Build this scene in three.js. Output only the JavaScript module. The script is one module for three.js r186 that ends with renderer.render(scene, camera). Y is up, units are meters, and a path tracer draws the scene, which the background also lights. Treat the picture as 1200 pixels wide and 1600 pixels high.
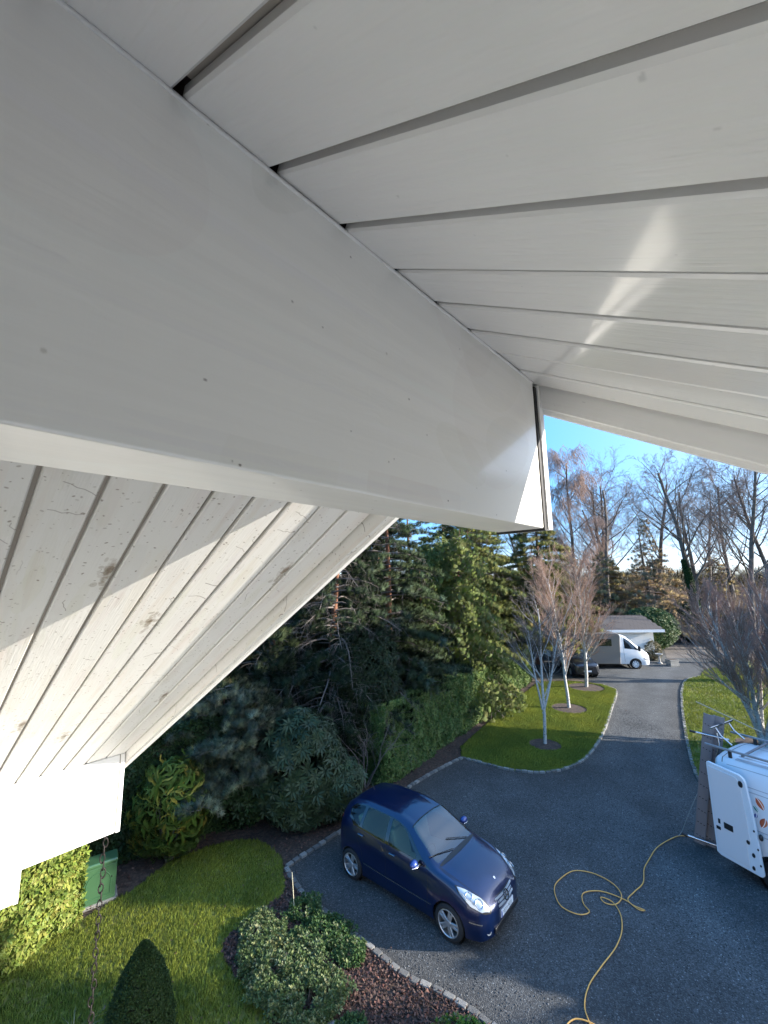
import * as THREE from 'three';
import { mergeGeometries } from 'three/addons/utils/BufferGeometryUtils.js';
import { RoundedBoxGeometry } from 'three/addons/geometries/RoundedBoxGeometry.js';

// ---------------------------------------------------------------- camera, sky, sun, exposure
const H = 6.73;                                        // the camera stands under the eaves, this far above the drive
const scene = new THREE.Scene();
const camera = new THREE.PerspectiveCamera(102.4, 0.75, 0.05, 900);
{
  const pitch = 0.1578, roll = -0.0161;
  const F = new THREE.Vector3(0, Math.sin(pitch), -Math.cos(pitch));
  const U0 = new THREE.Vector3(0, Math.cos(pitch), Math.sin(pitch)), R0 = new THREE.Vector3(1, 0, 0);
  camera.position.set(0, H, 0);
  camera.up.copy(U0.clone().multiplyScalar(Math.cos(roll)).addScaledVector(R0, -Math.sin(roll)));
  camera.lookAt(F.clone().add(camera.position));
}
const renderer = new THREE.WebGLRenderer({ antialias: true });
renderer.toneMapping = THREE.LinearToneMapping;
renderer.toneMappingExposure = 6.2;
renderer.shadowMap.enabled = true;

const SUN = new THREE.Vector3(0.948, 0.308, 0.106).normalize();
const sun = new THREE.DirectionalLight(new THREE.Color().setRGB(1, 0.935, 0.84), 2.5);
sun.position.copy(SUN).multiplyScalar(120);
sun.castShadow = true;
sun.shadow.radius = 0.6;
sun.shadow.mapSize.set(4096, 4096);
Object.assign(sun.shadow.camera, { left: -70, right: 70, top: 70, bottom: -70, near: 1, far: 300 });
scene.add(sun, sun.target);
{
  const w = 512, h = 256, d = new Float32Array(w * h * 4);
  const dir = new THREE.Vector3();
  for (let y = 0; y < h; y++) for (let x = 0; x < w; x++) {
    const el = ((y + 0.5) / h - 0.5) * Math.PI, az = ((x + 0.5) / w - 0.5) * 2 * Math.PI;
    dir.set(Math.cos(az) * Math.cos(el), Math.sin(el), Math.sin(az) * Math.cos(el));
    const e = Math.max(0, Math.sin(el)), t = Math.pow(1 - e, 5), t2 = Math.pow(1 - e, 22);
    const toSun = Math.max(0, dir.dot(SUN)), glow = Math.pow(toSun, 2.5) * 0.19 + Math.pow(toSun, 14) * 0.35;
    let r = 0.018 + 0.05 * t + 0.15 * t2 + glow * 1.0, g = 0.078 + 0.078 * t + 0.09 * t2 + glow * 0.95, b = 0.19 + 0.06 * t + 0.0 * t2 + glow * 0.84;
    if (el < 0) { r = 0.05; g = 0.05; b = 0.04; }
    const o = (y * w + x) * 4; const K = 1.3; d[o] = r * K; d[o + 1] = g * K; d[o + 2] = b * K; d[o + 3] = 1;
  }
  const sky = new THREE.DataTexture(d, w, h, THREE.RGBAFormat, THREE.FloatType);
  sky.mapping = THREE.EquirectangularReflectionMapping; sky.magFilter = THREE.LinearFilter; sky.minFilter = THREE.LinearFilter; sky.needsUpdate = true;
  scene.background = sky; scene.environment = sky;
}

// ---------------------------------------------------------------- helpers
const V = (x, y, z) => new THREE.Vector3(x, y, z);
const RNG = (seed) => { let s = seed | 0; return () => { s = (s + 0x6d2b79f5) | 0; let t = Math.imul(s ^ (s >>> 15), 1 | s); t = (t + Math.imul(t ^ (t >>> 7), 61 | t)) ^ t; return ((t ^ (t >>> 14)) >>> 0) / 4294967296; }; };
const lerp = (a, b, t) => a + (b - a) * t, clamp = (x, a = 0, b = 1) => Math.min(b, Math.max(a, x));
const sstep = (a, b, x) => { const t = clamp((x - a) / (b - a)); return t * t * (3 - 2 * t); };
const names = new Map();
function numbered(name) { const n = names.get(name) ?? 0; names.set(name, n + 1); return n ? name + '_' + String(n).padStart(3, '0') : name; }
function tag(o, label, category, group, kind) {
  if (label) o.userData.label = label;
  if (category) o.userData.category = category;
  if (group) o.userData.group = group;
  if (kind) o.userData.kind = kind;
  return o;
}
function thing(name, label, category, pos = [0, 0, 0], turn = 0, group) {
  const o = new THREE.Group(); o.name = numbered(name); o.position.set(...pos); o.rotation.y = turn; scene.add(o);
  return tag(o, label, category, group);
}
function mesh(name, geo, mat, parent) {
  const m = new THREE.Mesh(geo, mat); m.name = parent ? name : numbered(name); m.castShadow = m.receiveShadow = true; (parent ?? scene).add(m); return m;
}
function copyOf(src, pos, turn, scale, label) {
  const c = src.clone(); c.name = numbered(src.userData.base ?? src.name.replace(/_\d+$/, '')); scene.add(c);
  c.position.set(...pos); c.rotation.y = turn; c.scale.setScalar(scale);
  c.userData = { ...src.userData, label }; return c;
}
// collects triangles; build() makes one named mesh
class MB {
  constructor() { this.p = []; this.n = []; this.u = []; this.i = []; }
  v(p, n, u = 0, w = 0) { this.p.push(p.x, p.y, p.z); this.n.push(n.x, n.y, n.z); this.u.push(u, w); return this.p.length / 3 - 1; }
  tube(pts, rad, sides = 6, cap = false, us = 1) {
    const t = V(), a = V(), b = V(), nn = V(), q = V(); let ref = V(0.31, 0.1, 0.95), prev = -1, len = 0;
    for (let k = 0; k < pts.length; k++) {
      t.subVectors(pts[Math.min(k + 1, pts.length - 1)], pts[Math.max(k - 1, 0)]).normalize();
      if (Math.abs(t.dot(ref)) > 0.95) ref = V(0.9, 0.3, -0.2).normalize();
      a.crossVectors(t, ref).normalize(); b.crossVectors(t, a);
      if (k) len += pts[k].distanceTo(pts[k - 1]);
      const r = typeof rad === 'number' ? rad : rad[k], at = this.p.length / 3;
      for (let s = 0; s <= sides; s++) {
        const an = (s / sides) * Math.PI * 2; nn.copy(a).multiplyScalar(Math.cos(an)).addScaledVector(b, Math.sin(an));
        this.v(q.copy(pts[k]).addScaledVector(nn, r), nn, (s / sides) * us, len);
      }
      if (prev >= 0) for (let s = 0; s < sides; s++) this.i.push(prev + s, at + s, prev + s + 1, prev + s + 1, at + s, at + s + 1);
      prev = at;
      if (cap && (k === 0 || k === pts.length - 1)) {
        const dir = t.clone().multiplyScalar(k ? 1 : -1), c = this.v(pts[k], dir), f = this.p.length / 3;
        for (let s = 0; s <= sides; s++) { const an = (s / sides) * Math.PI * 2; nn.copy(a).multiplyScalar(Math.cos(an)).addScaledVector(b, Math.sin(an)); this.v(q.copy(pts[k]).addScaledVector(nn, r), dir); }
        for (let s = 0; s < sides; s++) k ? this.i.push(c, f + s + 1, f + s) : this.i.push(c, f + s, f + s + 1);
      }
    }
    return this;
  }
  geo(g, m) {
    const at = this.p.length / 3, P = g.attributes.position, N = g.attributes.normal, U = g.attributes.uv, v = V(), nm = m && new THREE.Matrix3().getNormalMatrix(m);
    for (let k = 0; k < P.count; k++) {
      v.fromBufferAttribute(P, k); if (m) v.applyMatrix4(m); this.p.push(v.x, v.y, v.z);
      v.fromBufferAttribute(N, k); if (m) v.applyMatrix3(nm).normalize(); this.n.push(v.x, v.y, v.z);
      this.u.push(U ? U.getX(k) : 0, U ? U.getY(k) : 0);
    }
    if (g.index) for (const k of g.index.array) this.i.push(at + k); else for (let k = 0; k < P.count; k++) this.i.push(at + k);
    return this;
  }
  box(w, h, d, x, y, z, rx = 0, ry = 0, rz = 0, r = 0) { return this.geo(r ? new RoundedBoxGeometry(w, h, d, 2, r) : boxUV(w, h, d), M4([x, y, z], [rx, ry, rz])); }
  geometry() {
    const g = new THREE.BufferGeometry(), p = this.p, n = this.n, I = this.i;
    for (let k = 0; k < I.length; k += 3) {                 // every face turned the way its normals point
      const a = I[k] * 3, b = I[k + 1] * 3, c = I[k + 2] * 3, ux = p[b] - p[a], uy = p[b + 1] - p[a + 1], uz = p[b + 2] - p[a + 2], wx = p[c] - p[a], wy = p[c + 1] - p[a + 1], wz = p[c + 2] - p[a + 2];
      if ((uy * wz - uz * wy) * (n[a] + n[b] + n[c]) + (uz * wx - ux * wz) * (n[a + 1] + n[b + 1] + n[c + 1]) + (ux * wy - uy * wx) * (n[a + 2] + n[b + 2] + n[c + 2]) < 0) { const t = I[k + 1]; I[k + 1] = I[k + 2]; I[k + 2] = t; }
    }
    g.setAttribute('position', new THREE.Float32BufferAttribute(this.p, 3)); g.setAttribute('normal', new THREE.Float32BufferAttribute(this.n, 3)); g.setAttribute('uv', new THREE.Float32BufferAttribute(this.u, 2)); g.setIndex(this.i);
    return g;
  }
  build(name, mat, parent) { return mesh(name, this.geometry(), mat, parent); }
}
const M4 = (p, r = [0, 0, 0], s = [1, 1, 1]) => new THREE.Matrix4().compose(V(...p), new THREE.Quaternion().setFromEuler(new THREE.Euler(...r)), V(...s));
// box with uv in metres, the long side along v; (ou, ov) shifts the pattern
function boxUV(w, h, d, ou = 0, ov = 0) {
  const g = new THREE.BoxGeometry(w, h, d), P = g.attributes.position, N = g.attributes.normal, U = g.attributes.uv;
  for (let k = 0; k < P.count; k++) {
    const x = P.getX(k), y = P.getY(k), z = P.getZ(k), nx = Math.abs(N.getX(k)), ny = Math.abs(N.getY(k));
    let a, b; if (nx > 0.5) [a, b] = [y, z]; else if (ny > 0.5) [a, b] = [x, z]; else [a, b] = [x, y];
    U.setXY(k, a + ou, b + ov);
  }
  return g;
}
// plank: a box with eased long edges (chamfer c), length along z
function plankGeo(w, t, l, c, ou, ov) {
  const s = new THREE.Shape([[-w / 2 + c, -t / 2], [w / 2 - c, -t / 2], [w / 2, -t / 2 + c], [w / 2, t / 2], [-w / 2, t / 2], [-w / 2, -t / 2 + c]].map((p) => new THREE.Vector2(...p)));
  const g = new THREE.ExtrudeGeometry(s, { depth: l, bevelEnabled: false, steps: 1 }); g.translate(0, 0, -l / 2);
  const P = g.attributes.position, U = g.attributes.uv;
  for (let k = 0; k < P.count; k++) U.setXY(k, P.getX(k) + ou, P.getZ(k) + ov);
  return g;
}
function instanced(name, geo, mat, list, parent, kind = 'stuff') {
  const im = new THREE.InstancedMesh(geo, mat, list.length); im.name = parent ? name : numbered(name);
  const m = new THREE.Matrix4(), c = new THREE.Color();
  list.forEach((e, k) => { m.compose(e.p, e.q, typeof e.s === 'number' ? V(e.s, e.s, e.s) : e.s); im.setMatrixAt(k, m); const a = e.c ?? [1, 1, 1]; im.setColorAt(k, c.setRGB(a[0], a[1], a[2])); });
  im.castShadow = im.receiveShadow = true; im.userData.kind = kind; (parent ?? scene).add(im); return im;
}
const UP = V(0, 1, 0);
const facing = (n, spin) => { const q = new THREE.Quaternion().setFromUnitVectors(UP, n); return q.multiply(new THREE.Quaternion().setFromAxisAngle(UP, spin)); };
const smooth = (pts, n, closed = false) => new THREE.CatmullRomCurve3(pts.map(([x, z]) => V(x, 0, z)), closed, 'centripetal').getSpacedPoints(n).map((p) => [p.x, p.z]);
function inside(pts, x, z) { let c = false; for (let i = 0, j = pts.length - 1; i < pts.length; j = i++) { const [xi, zi] = pts[i], [xj, zj] = pts[j]; if ((zi > z) !== (zj > z) && x < ((xj - xi) * (z - zi)) / (zj - zi) + xi) c = !c; } return c; }
function scatter(pts, n, rng, f) { const xs = pts.map((p) => p[0]), zs = pts.map((p) => p[1]), a = Math.min(...xs), b = Math.max(...xs), c = Math.min(...zs), d = Math.max(...zs); for (let k = 0, t = 0; k < n && t < n * 20; t++) { const x = lerp(a, b, rng()), z = lerp(c, d, rng()); if (inside(pts, x, z)) { f(x, z); k++; } } }

// ---------------------------------------------------------------- textures
function lattice(n, seed) { const r = RNG(seed), a = new Float32Array(n * n); for (let k = 0; k < a.length; k++) a[k] = r(); return a; }
// tileable value noise: cells per side nx, ny
function vnoise(seed) {
  const n = 256, L = lattice(n, seed);
  return (u, v, nx, ny) => {
    const x = (u - Math.floor(u)) * nx, y = (v - Math.floor(v)) * ny, i = Math.floor(x), j = Math.floor(y), f = x - i, g = y - j, a = f * f * (3 - 2 * f), b = g * g * (3 - 2 * g);
    const at = (p, q) => L[((q % ny) & 255) * n + ((p % nx) & 255)];
    return lerp(lerp(at(i, j), at(i + 1, j), a), lerp(at(i, j + 1), at(i + 1, j + 1), a), b);
  };
}
function fbm(N, u, v, nx, ny, oct) { let s = 0, a = 0.5, t = 0; for (let k = 0; k < oct; k++) { s += a * N(u, v, nx, ny); t += a; a *= 0.55; nx *= 2; ny *= 2; } return s / t; }
function dataTex(size, f, srgb, perMetre, hgt = size) {
  const d = new Uint8Array(size * hgt * 4);
  for (let y = 0; y < hgt; y++) for (let x = 0; x < size; x++) { const c = f((x + 0.5) / size, (y + 0.5) / hgt, x, y), o = (y * size + x) * 4; if (typeof c === 'number') d[o] = d[o + 1] = d[o + 2] = clamp(c) * 255; else { d[o] = clamp(c[0]) * 255; d[o + 1] = clamp(c[1]) * 255; d[o + 2] = clamp(c[2]) * 255; } d[o + 3] = 255; }
  const t = new THREE.DataTexture(d, size, hgt); t.wrapS = t.wrapT = THREE.RepeatWrapping; t.magFilter = THREE.LinearFilter; t.minFilter = THREE.LinearMipmapLinearFilter; t.generateMipmaps = true;
  if (srgb) t.colorSpace = THREE.SRGBColorSpace; if (perMetre) t.repeat.set(1 / perMetre, 1 / perMetre); t.needsUpdate = true; return t;
}
const s2 = (x) => Math.pow(clamp(x), 1 / 2.2);                 // linear value -> stored sRGB value
const N1 = vnoise(11), N2 = vnoise(23), N3 = vnoise(37);
// stone chips: nearest-cell pattern, returns [distance, random of the cell]
function cells(u, v, n, seed) {
  const x = u * n, y = v * n, i = Math.floor(x), j = Math.floor(y); let best = 9, id = 0;
  for (let a = -1; a < 2; a++) for (let b = -1; b < 2; b++) { const p = (i + a + n) % n, q = (j + b + n) % n; let h = (Math.imul(p + 1, 0x9e3779b1) ^ Math.imul(q + 1, 0x85ebca77) ^ seed) | 0; h = Math.imul(h ^ (h >>> 15), 0x2c1b3c6d); h = Math.imul(h ^ (h >>> 12), 0x297a2d39); h = (h ^ (h >>> 15)) >>> 0; const r1 = (h & 1023) / 1023, r2 = ((h >> 10) & 1023) / 1023, r3 = ((h >>> 20) & 1023) / 1023; const dx = i + a + r1 - x, dy = j + b + r2 - y, d = dx * dx + dy * dy; if (d < best) { best = d; id = r3; } }
  return [Math.sqrt(best), id];
}
const gravelData = (() => { const S = 2048, h = new Float32Array(S * S), c = new Float32Array(S * S); for (let y = 0; y < S; y++) for (let x = 0; x < S; x++) { const [d, id] = cells(x / S, y / S, 210, 7); h[y * S + x] = (1 - d) * (0.5 + 0.5 * id); c[y * S + x] = id; } return { S, h, c }; })();
const gravelMap = dataTex(2048, (u, v, x, y) => { const k = y * 2048 + x, id = gravelData.c[k], m = fbm(N1, u, v, 5, 5, 4), g = (0.021 + 0.030 * id * id + (id > 0.985 ? 0.04 : 0)) * (0.55 + 0.6 * gravelData.h[k]) * (0.6 + 0.8 * m) * 2.1; return [s2(g * 0.96), s2(g * 1.0), s2(g * 1.0)]; }, true, 4.1);
const gravelBump = dataTex(2048, (u, v, x, y) => gravelData.h[y * 2048 + x], false, 4.1);
const grassMap = dataTex(512, (u, v) => { const a = fbm(N2, u, v, 6, 6, 5), b = fbm(N3, u, v, 60, 60, 2), m = 0.55 + 0.9 * b; return [s2((0.09 + 0.05 * a) * m), s2((0.115 + 0.03 * a) * m), s2(0.02 * m)]; }, true, 2.7);
const mulchMap = dataTex(512, (u, v) => { const a = fbm(N2, u, v, 40, 40, 3), b = fbm(N1, u, v, 7, 7, 3), g = 0.02 + 0.10 * a * a * (0.5 + b); return [s2(g * 1.15), s2(g * 0.72), s2(g * 0.5)]; }, true, 1.9);
const woodFloor = dataTex(512, (u, v) => { const a = fbm(N2, u, v, 30, 30, 4), b = fbm(N1, u, v, 5, 5, 3), g = 0.05 + 0.1 * a; return [s2(g * (1.0 + 0.3 * b)), s2(g * 0.82), s2(g * 0.5)]; }, true, 6);
// brushed paint: long streaks along v with faint drips
const paintBump = dataTex(512, (u, v) => 0.5 * fbm(N1, u, v, 90, 3, 3) + 0.3 * fbm(N3, u, v, 200, 12, 2) + 0.2 * fbm(N2, u, v, 30, 30, 3), false, 0.6);
const wrinkleBump = dataTex(512, (u, v) => { const w = 0.08 * fbm(N2, u, v, 4, 4, 3), a = fbm(N1, u + w, v + 2 * w, 34, 6, 3); return 0.65 * Math.abs(2 * a - 1) + 0.35 * fbm(N3, u, v, 3, 60, 3); }, false, 0.45);
const paintMap = dataTex(512, (u, v) => { const a = fbm(N2, u, v, 4, 3, 5), b = fbm(N1, u, v, 60, 4, 3); let g = 0.80 - 0.06 * Math.pow(clamp(a * 1.5 - 0.3), 2) - 0.03 * b; const sp = fbm(N3, u + 0.37, v, 90, 90, 1); if (sp > 0.985) g *= 0.8; return [s2(g), s2(g * 0.985), s2(g * 0.945)]; }, true, 1.3);
const beamMap = (() => {
  const S = 1024, cv = document.createElement('canvas'); cv.width = cv.height = S; const c = cv.getContext('2d'), r = RNG(19);
  c.fillStyle = 'rgb(231,229,222)'; c.fillRect(0, 0, S, S);
  for (let k = 0; k < 420; k++) { const y = r() * S, x = r() * S, l = 60 + 260 * r(), d = r() < 0.5; c.fillStyle = d ? `rgba(150,145,135,${0.006 + 0.012 * r()})` : `rgba(255,253,250,${0.015 + 0.025 * r()})`; c.beginPath(); c.ellipse(x, y, 2 + 9 * r(), l, 0, 0, 7); c.fill(); }   // brush passes along the board
  for (let k = 0; k < 26; k++) { const x = r() * S, y = r() * S; c.fillStyle = `rgba(146,138,118,${0.02 + 0.035 * r()})`; c.beginPath(); c.ellipse(x, y, 30 + 90 * r(), 40 + 120 * r(), r() * 3, 0, 7); c.fill(); }
  for (let k = 0; k < 9; k++) { const y = r() * S, x = r() * S * 0.5 + 200; c.fillStyle = `rgba(120,110,90,${0.03 + 0.04 * r()})`; c.beginPath(); c.moveTo(x, y); c.quadraticCurveTo(x + 90, y + 16 * r(), x + 180 + 120 * r(), y + 30 * r()); c.quadraticCurveTo(x + 90, y + 20, x, y + 5); c.fill(); }
  for (let k = 0; k < 60; k++) { c.fillStyle = `rgba(60,52,44,${0.25 + 0.5 * r()})`; c.beginPath(); c.ellipse(r() * S, r() * S, 0.5 + 0.6 * r(), 0.5 + 1.1 * r(), 0, 0, 7); c.fill(); }
  for (let k = 0; k < 10; k++) { const x = r() * S, y = (k + 0.5) * S / 10; c.fillStyle = 'rgba(150,142,130,0.35)'; c.beginPath(); c.arc(x, y, 1.6, 0, 7); c.fill(); }
  const t = new THREE.CanvasTexture(cv); t.colorSpace = THREE.SRGBColorSpace; t.wrapS = t.wrapT = THREE.RepeatWrapping; t.repeat.set(1 / 1.7, 1 / 1.7); return t;
})();
// weathered soffit: grime, spatter and scratches drawn on a canvas, 1.6 m square
function dirtyTexture(seed) {
  const S = 1024, cv = document.createElement('canvas'); cv.width = cv.height = S; const c = cv.getContext('2d'), r = RNG(seed);
  c.fillStyle = 'rgb(212,210,204)'; c.fillRect(0, 0, S, S);
  for (let k = 0; k < 260; k++) { const x = r() * S, y = r() * S, l = 30 + r() * 140; c.fillStyle = `rgba(${150 + r() * 40 | 0},${140 + r() * 30 | 0},${120 + r() * 20 | 0},${0.02 + 0.05 * r()})`; c.beginPath(); c.ellipse(x, y, 4 + r() * 18, l, (r() - 0.5) * 0.2, 0, 7); c.fill(); }
  for (let k = 0; k < 2300; k++) { const x = r() * S, y = r() * S, a = Math.pow(r(), 2); c.fillStyle = `rgba(92,80,68,${0.15 + 0.45 * r()})`; c.beginPath(); c.ellipse(x, y, 0.6 + 1.5 * a, 0.7 + 2.8 * a, r() * 3, 0, 7); c.fill(); }
  for (let k = 0; k < 34; k++) { let x = r() * S, y = r() * S; c.strokeStyle = `rgba(60,48,40,${0.25 + 0.45 * r()})`; c.lineWidth = 0.8 + 1.5 * r(); c.beginPath(); c.moveTo(x, y); const a0 = r() * 6.28; for (let s = 0; s < 5; s++) { x += Math.cos(a0 + (r() - 0.5) * 1.4) * 12; y += Math.sin(a0 + (r() - 0.5) * 1.4) * 12; c.lineTo(x, y); } c.stroke(); }
  for (let k = 0; k < 5; k++) { const x = r() * S, y = r() * S; for (let s = 0; s < 60; s++) { c.fillStyle = `rgba(96,80,62,${0.08 + 0.16 * r()})`; c.beginPath(); c.ellipse(x + (r() - 0.5) * 60 * r(), y + (r() - 0.5) * 180 * r(), 2 + 6 * r(), 3 + 10 * r(), 0, 0, 7); c.fill(); } }
  const t = new THREE.CanvasTexture(cv); t.colorSpace = THREE.SRGBColorSpace; t.wrapS = t.wrapT = THREE.RepeatWrapping; t.repeat.set(1 / 1.6, 1 / 1.6); return t;
}
const dirtyMap = dirtyTexture(5);
const barkMap = dataTex(256, (u, v) => { const a = fbm(N1, u, v, 14, 5, 4), g = 0.05 + 0.13 * a; return [s2(g * 1.1), s2(g * 0.92), s2(g * 0.74)]; }, true);
const birchMap = dataTex(256, (u, v) => { const a = fbm(N1, u, v, 4, 30, 3), b = fbm(N2, u, v, 3, 8, 3), dark = sstep(0.66, 0.74, a) * 0.75 + sstep(0.62, 0.75, b) * 0.5; const g = lerp(0.50, 0.08, clamp(dark)); return [s2(g), s2(g * 0.95), s2(g * 0.87)]; }, true);

// ---------------------------------------------------------------- materials
const std = (o) => new THREE.MeshStandardMaterial(o), phys = (o) => new THREE.MeshPhysicalMaterial(o);
const lin = (r, g, b) => new THREE.Color().setRGB(r, g, b);
const M = {
  paint: phys({ map: paintMap, bumpMap: paintBump, bumpScale: 0.0024, roughness: 0.42, clearcoat: 0.9, clearcoatRoughness: 0.13 }),
  beam: phys({ map: beamMap, bumpMap: wrinkleBump, bumpScale: 0.0004, roughness: 0.45, clearcoat: 0.55, clearcoatRoughness: 0.12 }),
  trim: std({ map: paintMap, bumpMap: paintBump, bumpScale: 0.0008, roughness: 0.5 }),
  dirty: std({ map: dirtyMap, bumpMap: paintBump, bumpScale: 0.001, roughness: 0.55 }),
  backing: std({ color: lin(0.36, 0.33, 0.29), roughness: 0.8 }),
  rubber: std({ color: lin(0.012, 0.012, 0.012), roughness: 0.7 }),
  render: std({ color: lin(0.74, 0.745, 0.745), roughness: 0.9, bumpMap: mulchMap, bumpScale: 0.003 }),
  tile: std({ color: lin(0.07, 0.055, 0.05), roughness: 0.8 }),
  gravel: std({ map: gravelMap, bumpMap: gravelBump, bumpScale: 0.007, roughness: 0.9 }),
  grass: std({ map: grassMap, roughness: 1 }),
  mulch: std({ map: mulchMap, bumpMap: mulchMap, bumpScale: 0.04, roughness: 1 }),
  floor: std({ map: woodFloor, roughness: 1 }),
  bark: std({ map: barkMap, bumpMap: barkMap, bumpScale: 0.02, roughness: 0.95 }),
  pineBark: std({ map: barkMap, color: lin(1.6, 0.85, 0.6), bumpMap: barkMap, bumpScale: 0.02, roughness: 0.95 }),
  birch: std({ map: birchMap, roughness: 0.75 }),
  twig: phys({ color: lin(0.24, 0.19, 0.165), roughness: 1, specularIntensity: 0.15 }),
  redTwig: std({ color: lin(0.36, 0.235, 0.175), roughness: 0.85 }),
  greyTwig: std({ color: lin(0.16, 0.135, 0.12), roughness: 0.9 }),
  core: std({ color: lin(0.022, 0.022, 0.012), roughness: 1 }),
  leaf: phys({ color: lin(1, 1, 1), roughness: 0.55, specularIntensity: 0.45, transmission: 0.2, thickness: 0, side: THREE.DoubleSide }),
  needle: phys({ color: lin(1, 1, 1), roughness: 0.9, specularIntensity: 0.12, side: THREE.DoubleSide }),
  blade: phys({ color: lin(1, 1, 1), roughness: 0.7, specularIntensity: 0.2, transmission: 0.35, thickness: 0, side: THREE.DoubleSide }),
  litter: std({ color: lin(1, 1, 1), roughness: 0.9, side: THREE.DoubleSide }),
  chrome: std({ color: lin(0.6, 0.6, 0.61), metalness: 1, roughness: 0.22 }),
  alloy: std({ color: lin(0.62, 0.62, 0.63), metalness: 0.85, roughness: 0.3 }),
  tyre: std({ color: lin(0.012, 0.012, 0.013), roughness: 0.8 }),
  black: std({ color: lin(0.012, 0.012, 0.013), roughness: 0.45 }),
  blue: phys({ color: lin(0.0012, 0.010, 0.052), metalness: 0.4, roughness: 0.3, clearcoat: 1, clearcoatRoughness: 0.03 }),
  wscreen: phys({ color: lin(0.24, 0.38, 0.47), transmission: 1, thickness: 0, roughness: 0.03, ior: 2.1 }),
  glass: phys({ color: lin(0.6, 0.75, 0.68), transmission: 1, thickness: 0, roughness: 0.02, ior: 1.5 }),
  lens: phys({ color: lin(0.42, 0.46, 0.5), roughness: 0.14, metalness: 0.45, clearcoat: 1, clearcoatRoughness: 0.02 }),
  seat: std({ color: lin(0.20, 0.21, 0.16), roughness: 0.8 }),
  white: phys({ color: lin(0.78, 0.79, 0.8), roughness: 0.35, clearcoat: 0.8, clearcoatRoughness: 0.08 }),
  vanWhite: phys({ color: lin(0.66, 0.68, 0.7), roughness: 0.4, clearcoat: 0.5, clearcoatRoughness: 0.15, bumpMap: mulchMap, bumpScale: 0.0006 }),
  green: phys({ color: lin(0.036, 0.088, 0.04), roughness: 0.35, clearcoat: 0.4, clearcoatRoughness: 0.2 }),
  stone: std({ color: lin(0.24, 0.23, 0.21), roughness: 0.9, bumpMap: gravelBump, bumpScale: 0.01 }),
  stoneDark: std({ color: lin(0.16, 0.155, 0.145), roughness: 0.9, bumpMap: gravelBump, bumpScale: 0.01 }),
  redLamp: phys({ color: lin(0.3, 0.01, 0.012), roughness: 0.2, clearcoat: 1 }),
  hose: std({ color: lin(0.70, 0.36, 0.085), roughness: 0.5 }),
  chain: std({ color: lin(0.022, 0.018, 0.016), metalness: 0.6, roughness: 0.6 }),
  darkPaint: phys({ color: lin(0.012, 0.013, 0.02), roughness: 0.35, clearcoat: 1, clearcoatRoughness: 0.05 }),
  ladder: std({ color: lin(0.20, 0.185, 0.19), metalness: 0.35, roughness: 0.55, bumpMap: mulchMap, bumpScale: 0.002 }),
};

// ---------------------------------------------------------------- ground
const kerbNear = [[1.9, -6.9], [1.43, -7.41], [0.91, -7.8], [0.3, -8.13], [-0.3, -8.63], [-1.15, -9.38], [-1.94, -10.12], [-2.44, -10.85]];
const kerbCar = [[-2.44, -10.9], [-1.77, -11.7], [-0.4, -13.32], [0.69, -14.6], [1.9, -15.88], [2.77, -16.68]];
const kerbLawn = [[2.77, -16.7], [3.55, -16.12], [4.3, -15.62], [5.36, -15.41], [6.55, -15.86], [7.82, -17.06], [9.52, -19.34], [11.18, -21.89], [12.96, -24.64], [13.4, -25.6], [13.2, -26.6]];
const kerbRight = [[20.6, -28.4], [19.18, -27.63], [17.18, -25.33], [15.32, -22.72], [13.18, -19.56], [11.64, -17.2], [10.66, -15.61], [10.18, -14.71], [9.98, -13.9], [10.3, -12.9], [11.5, -12.1], [14, -11.6]];
// a finely divided sheet whose tone f(x, z) drifts from place to place
function tonedSheet(name, pts, y, mat, step, f) {
  const xs = pts.map((p) => p[0]), zs = pts.map((p) => p[1]), x0 = Math.min(...xs), x1 = Math.max(...xs), z0 = Math.min(...zs), z1 = Math.max(...zs), nx = Math.ceil((x1 - x0) / step), nz = Math.ceil((z1 - z0) / step);
  const P = [], C = [], U = [], I = [], G = [];
  for (let i = 0; i <= nx; i++) for (let j = 0; j <= nz; j++) { const x = x0 + i * step, z = z0 + j * step; G.push({ x, z, d: -sdPoly(x, z, pts) }); }
  const put = (q) => { P.push(q.x, y, q.z); U.push(q.x, q.z); const c = f(q.x, q.z, q.d); C.push(c[0], c[1], c[2]); return P.length / 3 - 1; };
  const cut = (a, b) => { const t = a.d / (a.d - b.d); return { x: lerp(a.x, b.x, t), z: lerp(a.z, b.z, t), d: 0 }; };
  for (let i = 0; i < nx; i++) for (let j = 0; j < nz; j++) {
    const a = G[i * (nz + 1) + j], b = G[i * (nz + 1) + j + 1], c = G[(i + 1) * (nz + 1) + j + 1], d = G[(i + 1) * (nz + 1) + j];
    for (const T of [[a, b, c], [a, c, d]]) { const o = []; for (let k = 0; k < 3; k++) { const q = T[k], r = T[(k + 1) % 3]; if (q.d > 0) o.push(q); if ((q.d > 0) !== (r.d > 0)) o.push(cut(q, r)); } const id = o.map(put); for (let k = 1; k + 1 < id.length; k++) I.push(id[0], id[k], id[k + 1]); }
  }
  const g = new THREE.BufferGeometry(); g.setAttribute('position', new THREE.Float32BufferAttribute(P, 3)); g.setAttribute('normal', new THREE.Float32BufferAttribute(P.map((_, k) => (k % 3 === 1 ? 1 : 0)), 3)); g.setAttribute('uv', new THREE.Float32BufferAttribute(U, 2)); g.setAttribute('color', new THREE.Float32BufferAttribute(C, 3)); g.setIndex(I);
  const m = mat.clone(); m.vertexColors = true; return tag(mesh(name, g, m), null, null, null, 'structure');
}
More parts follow.
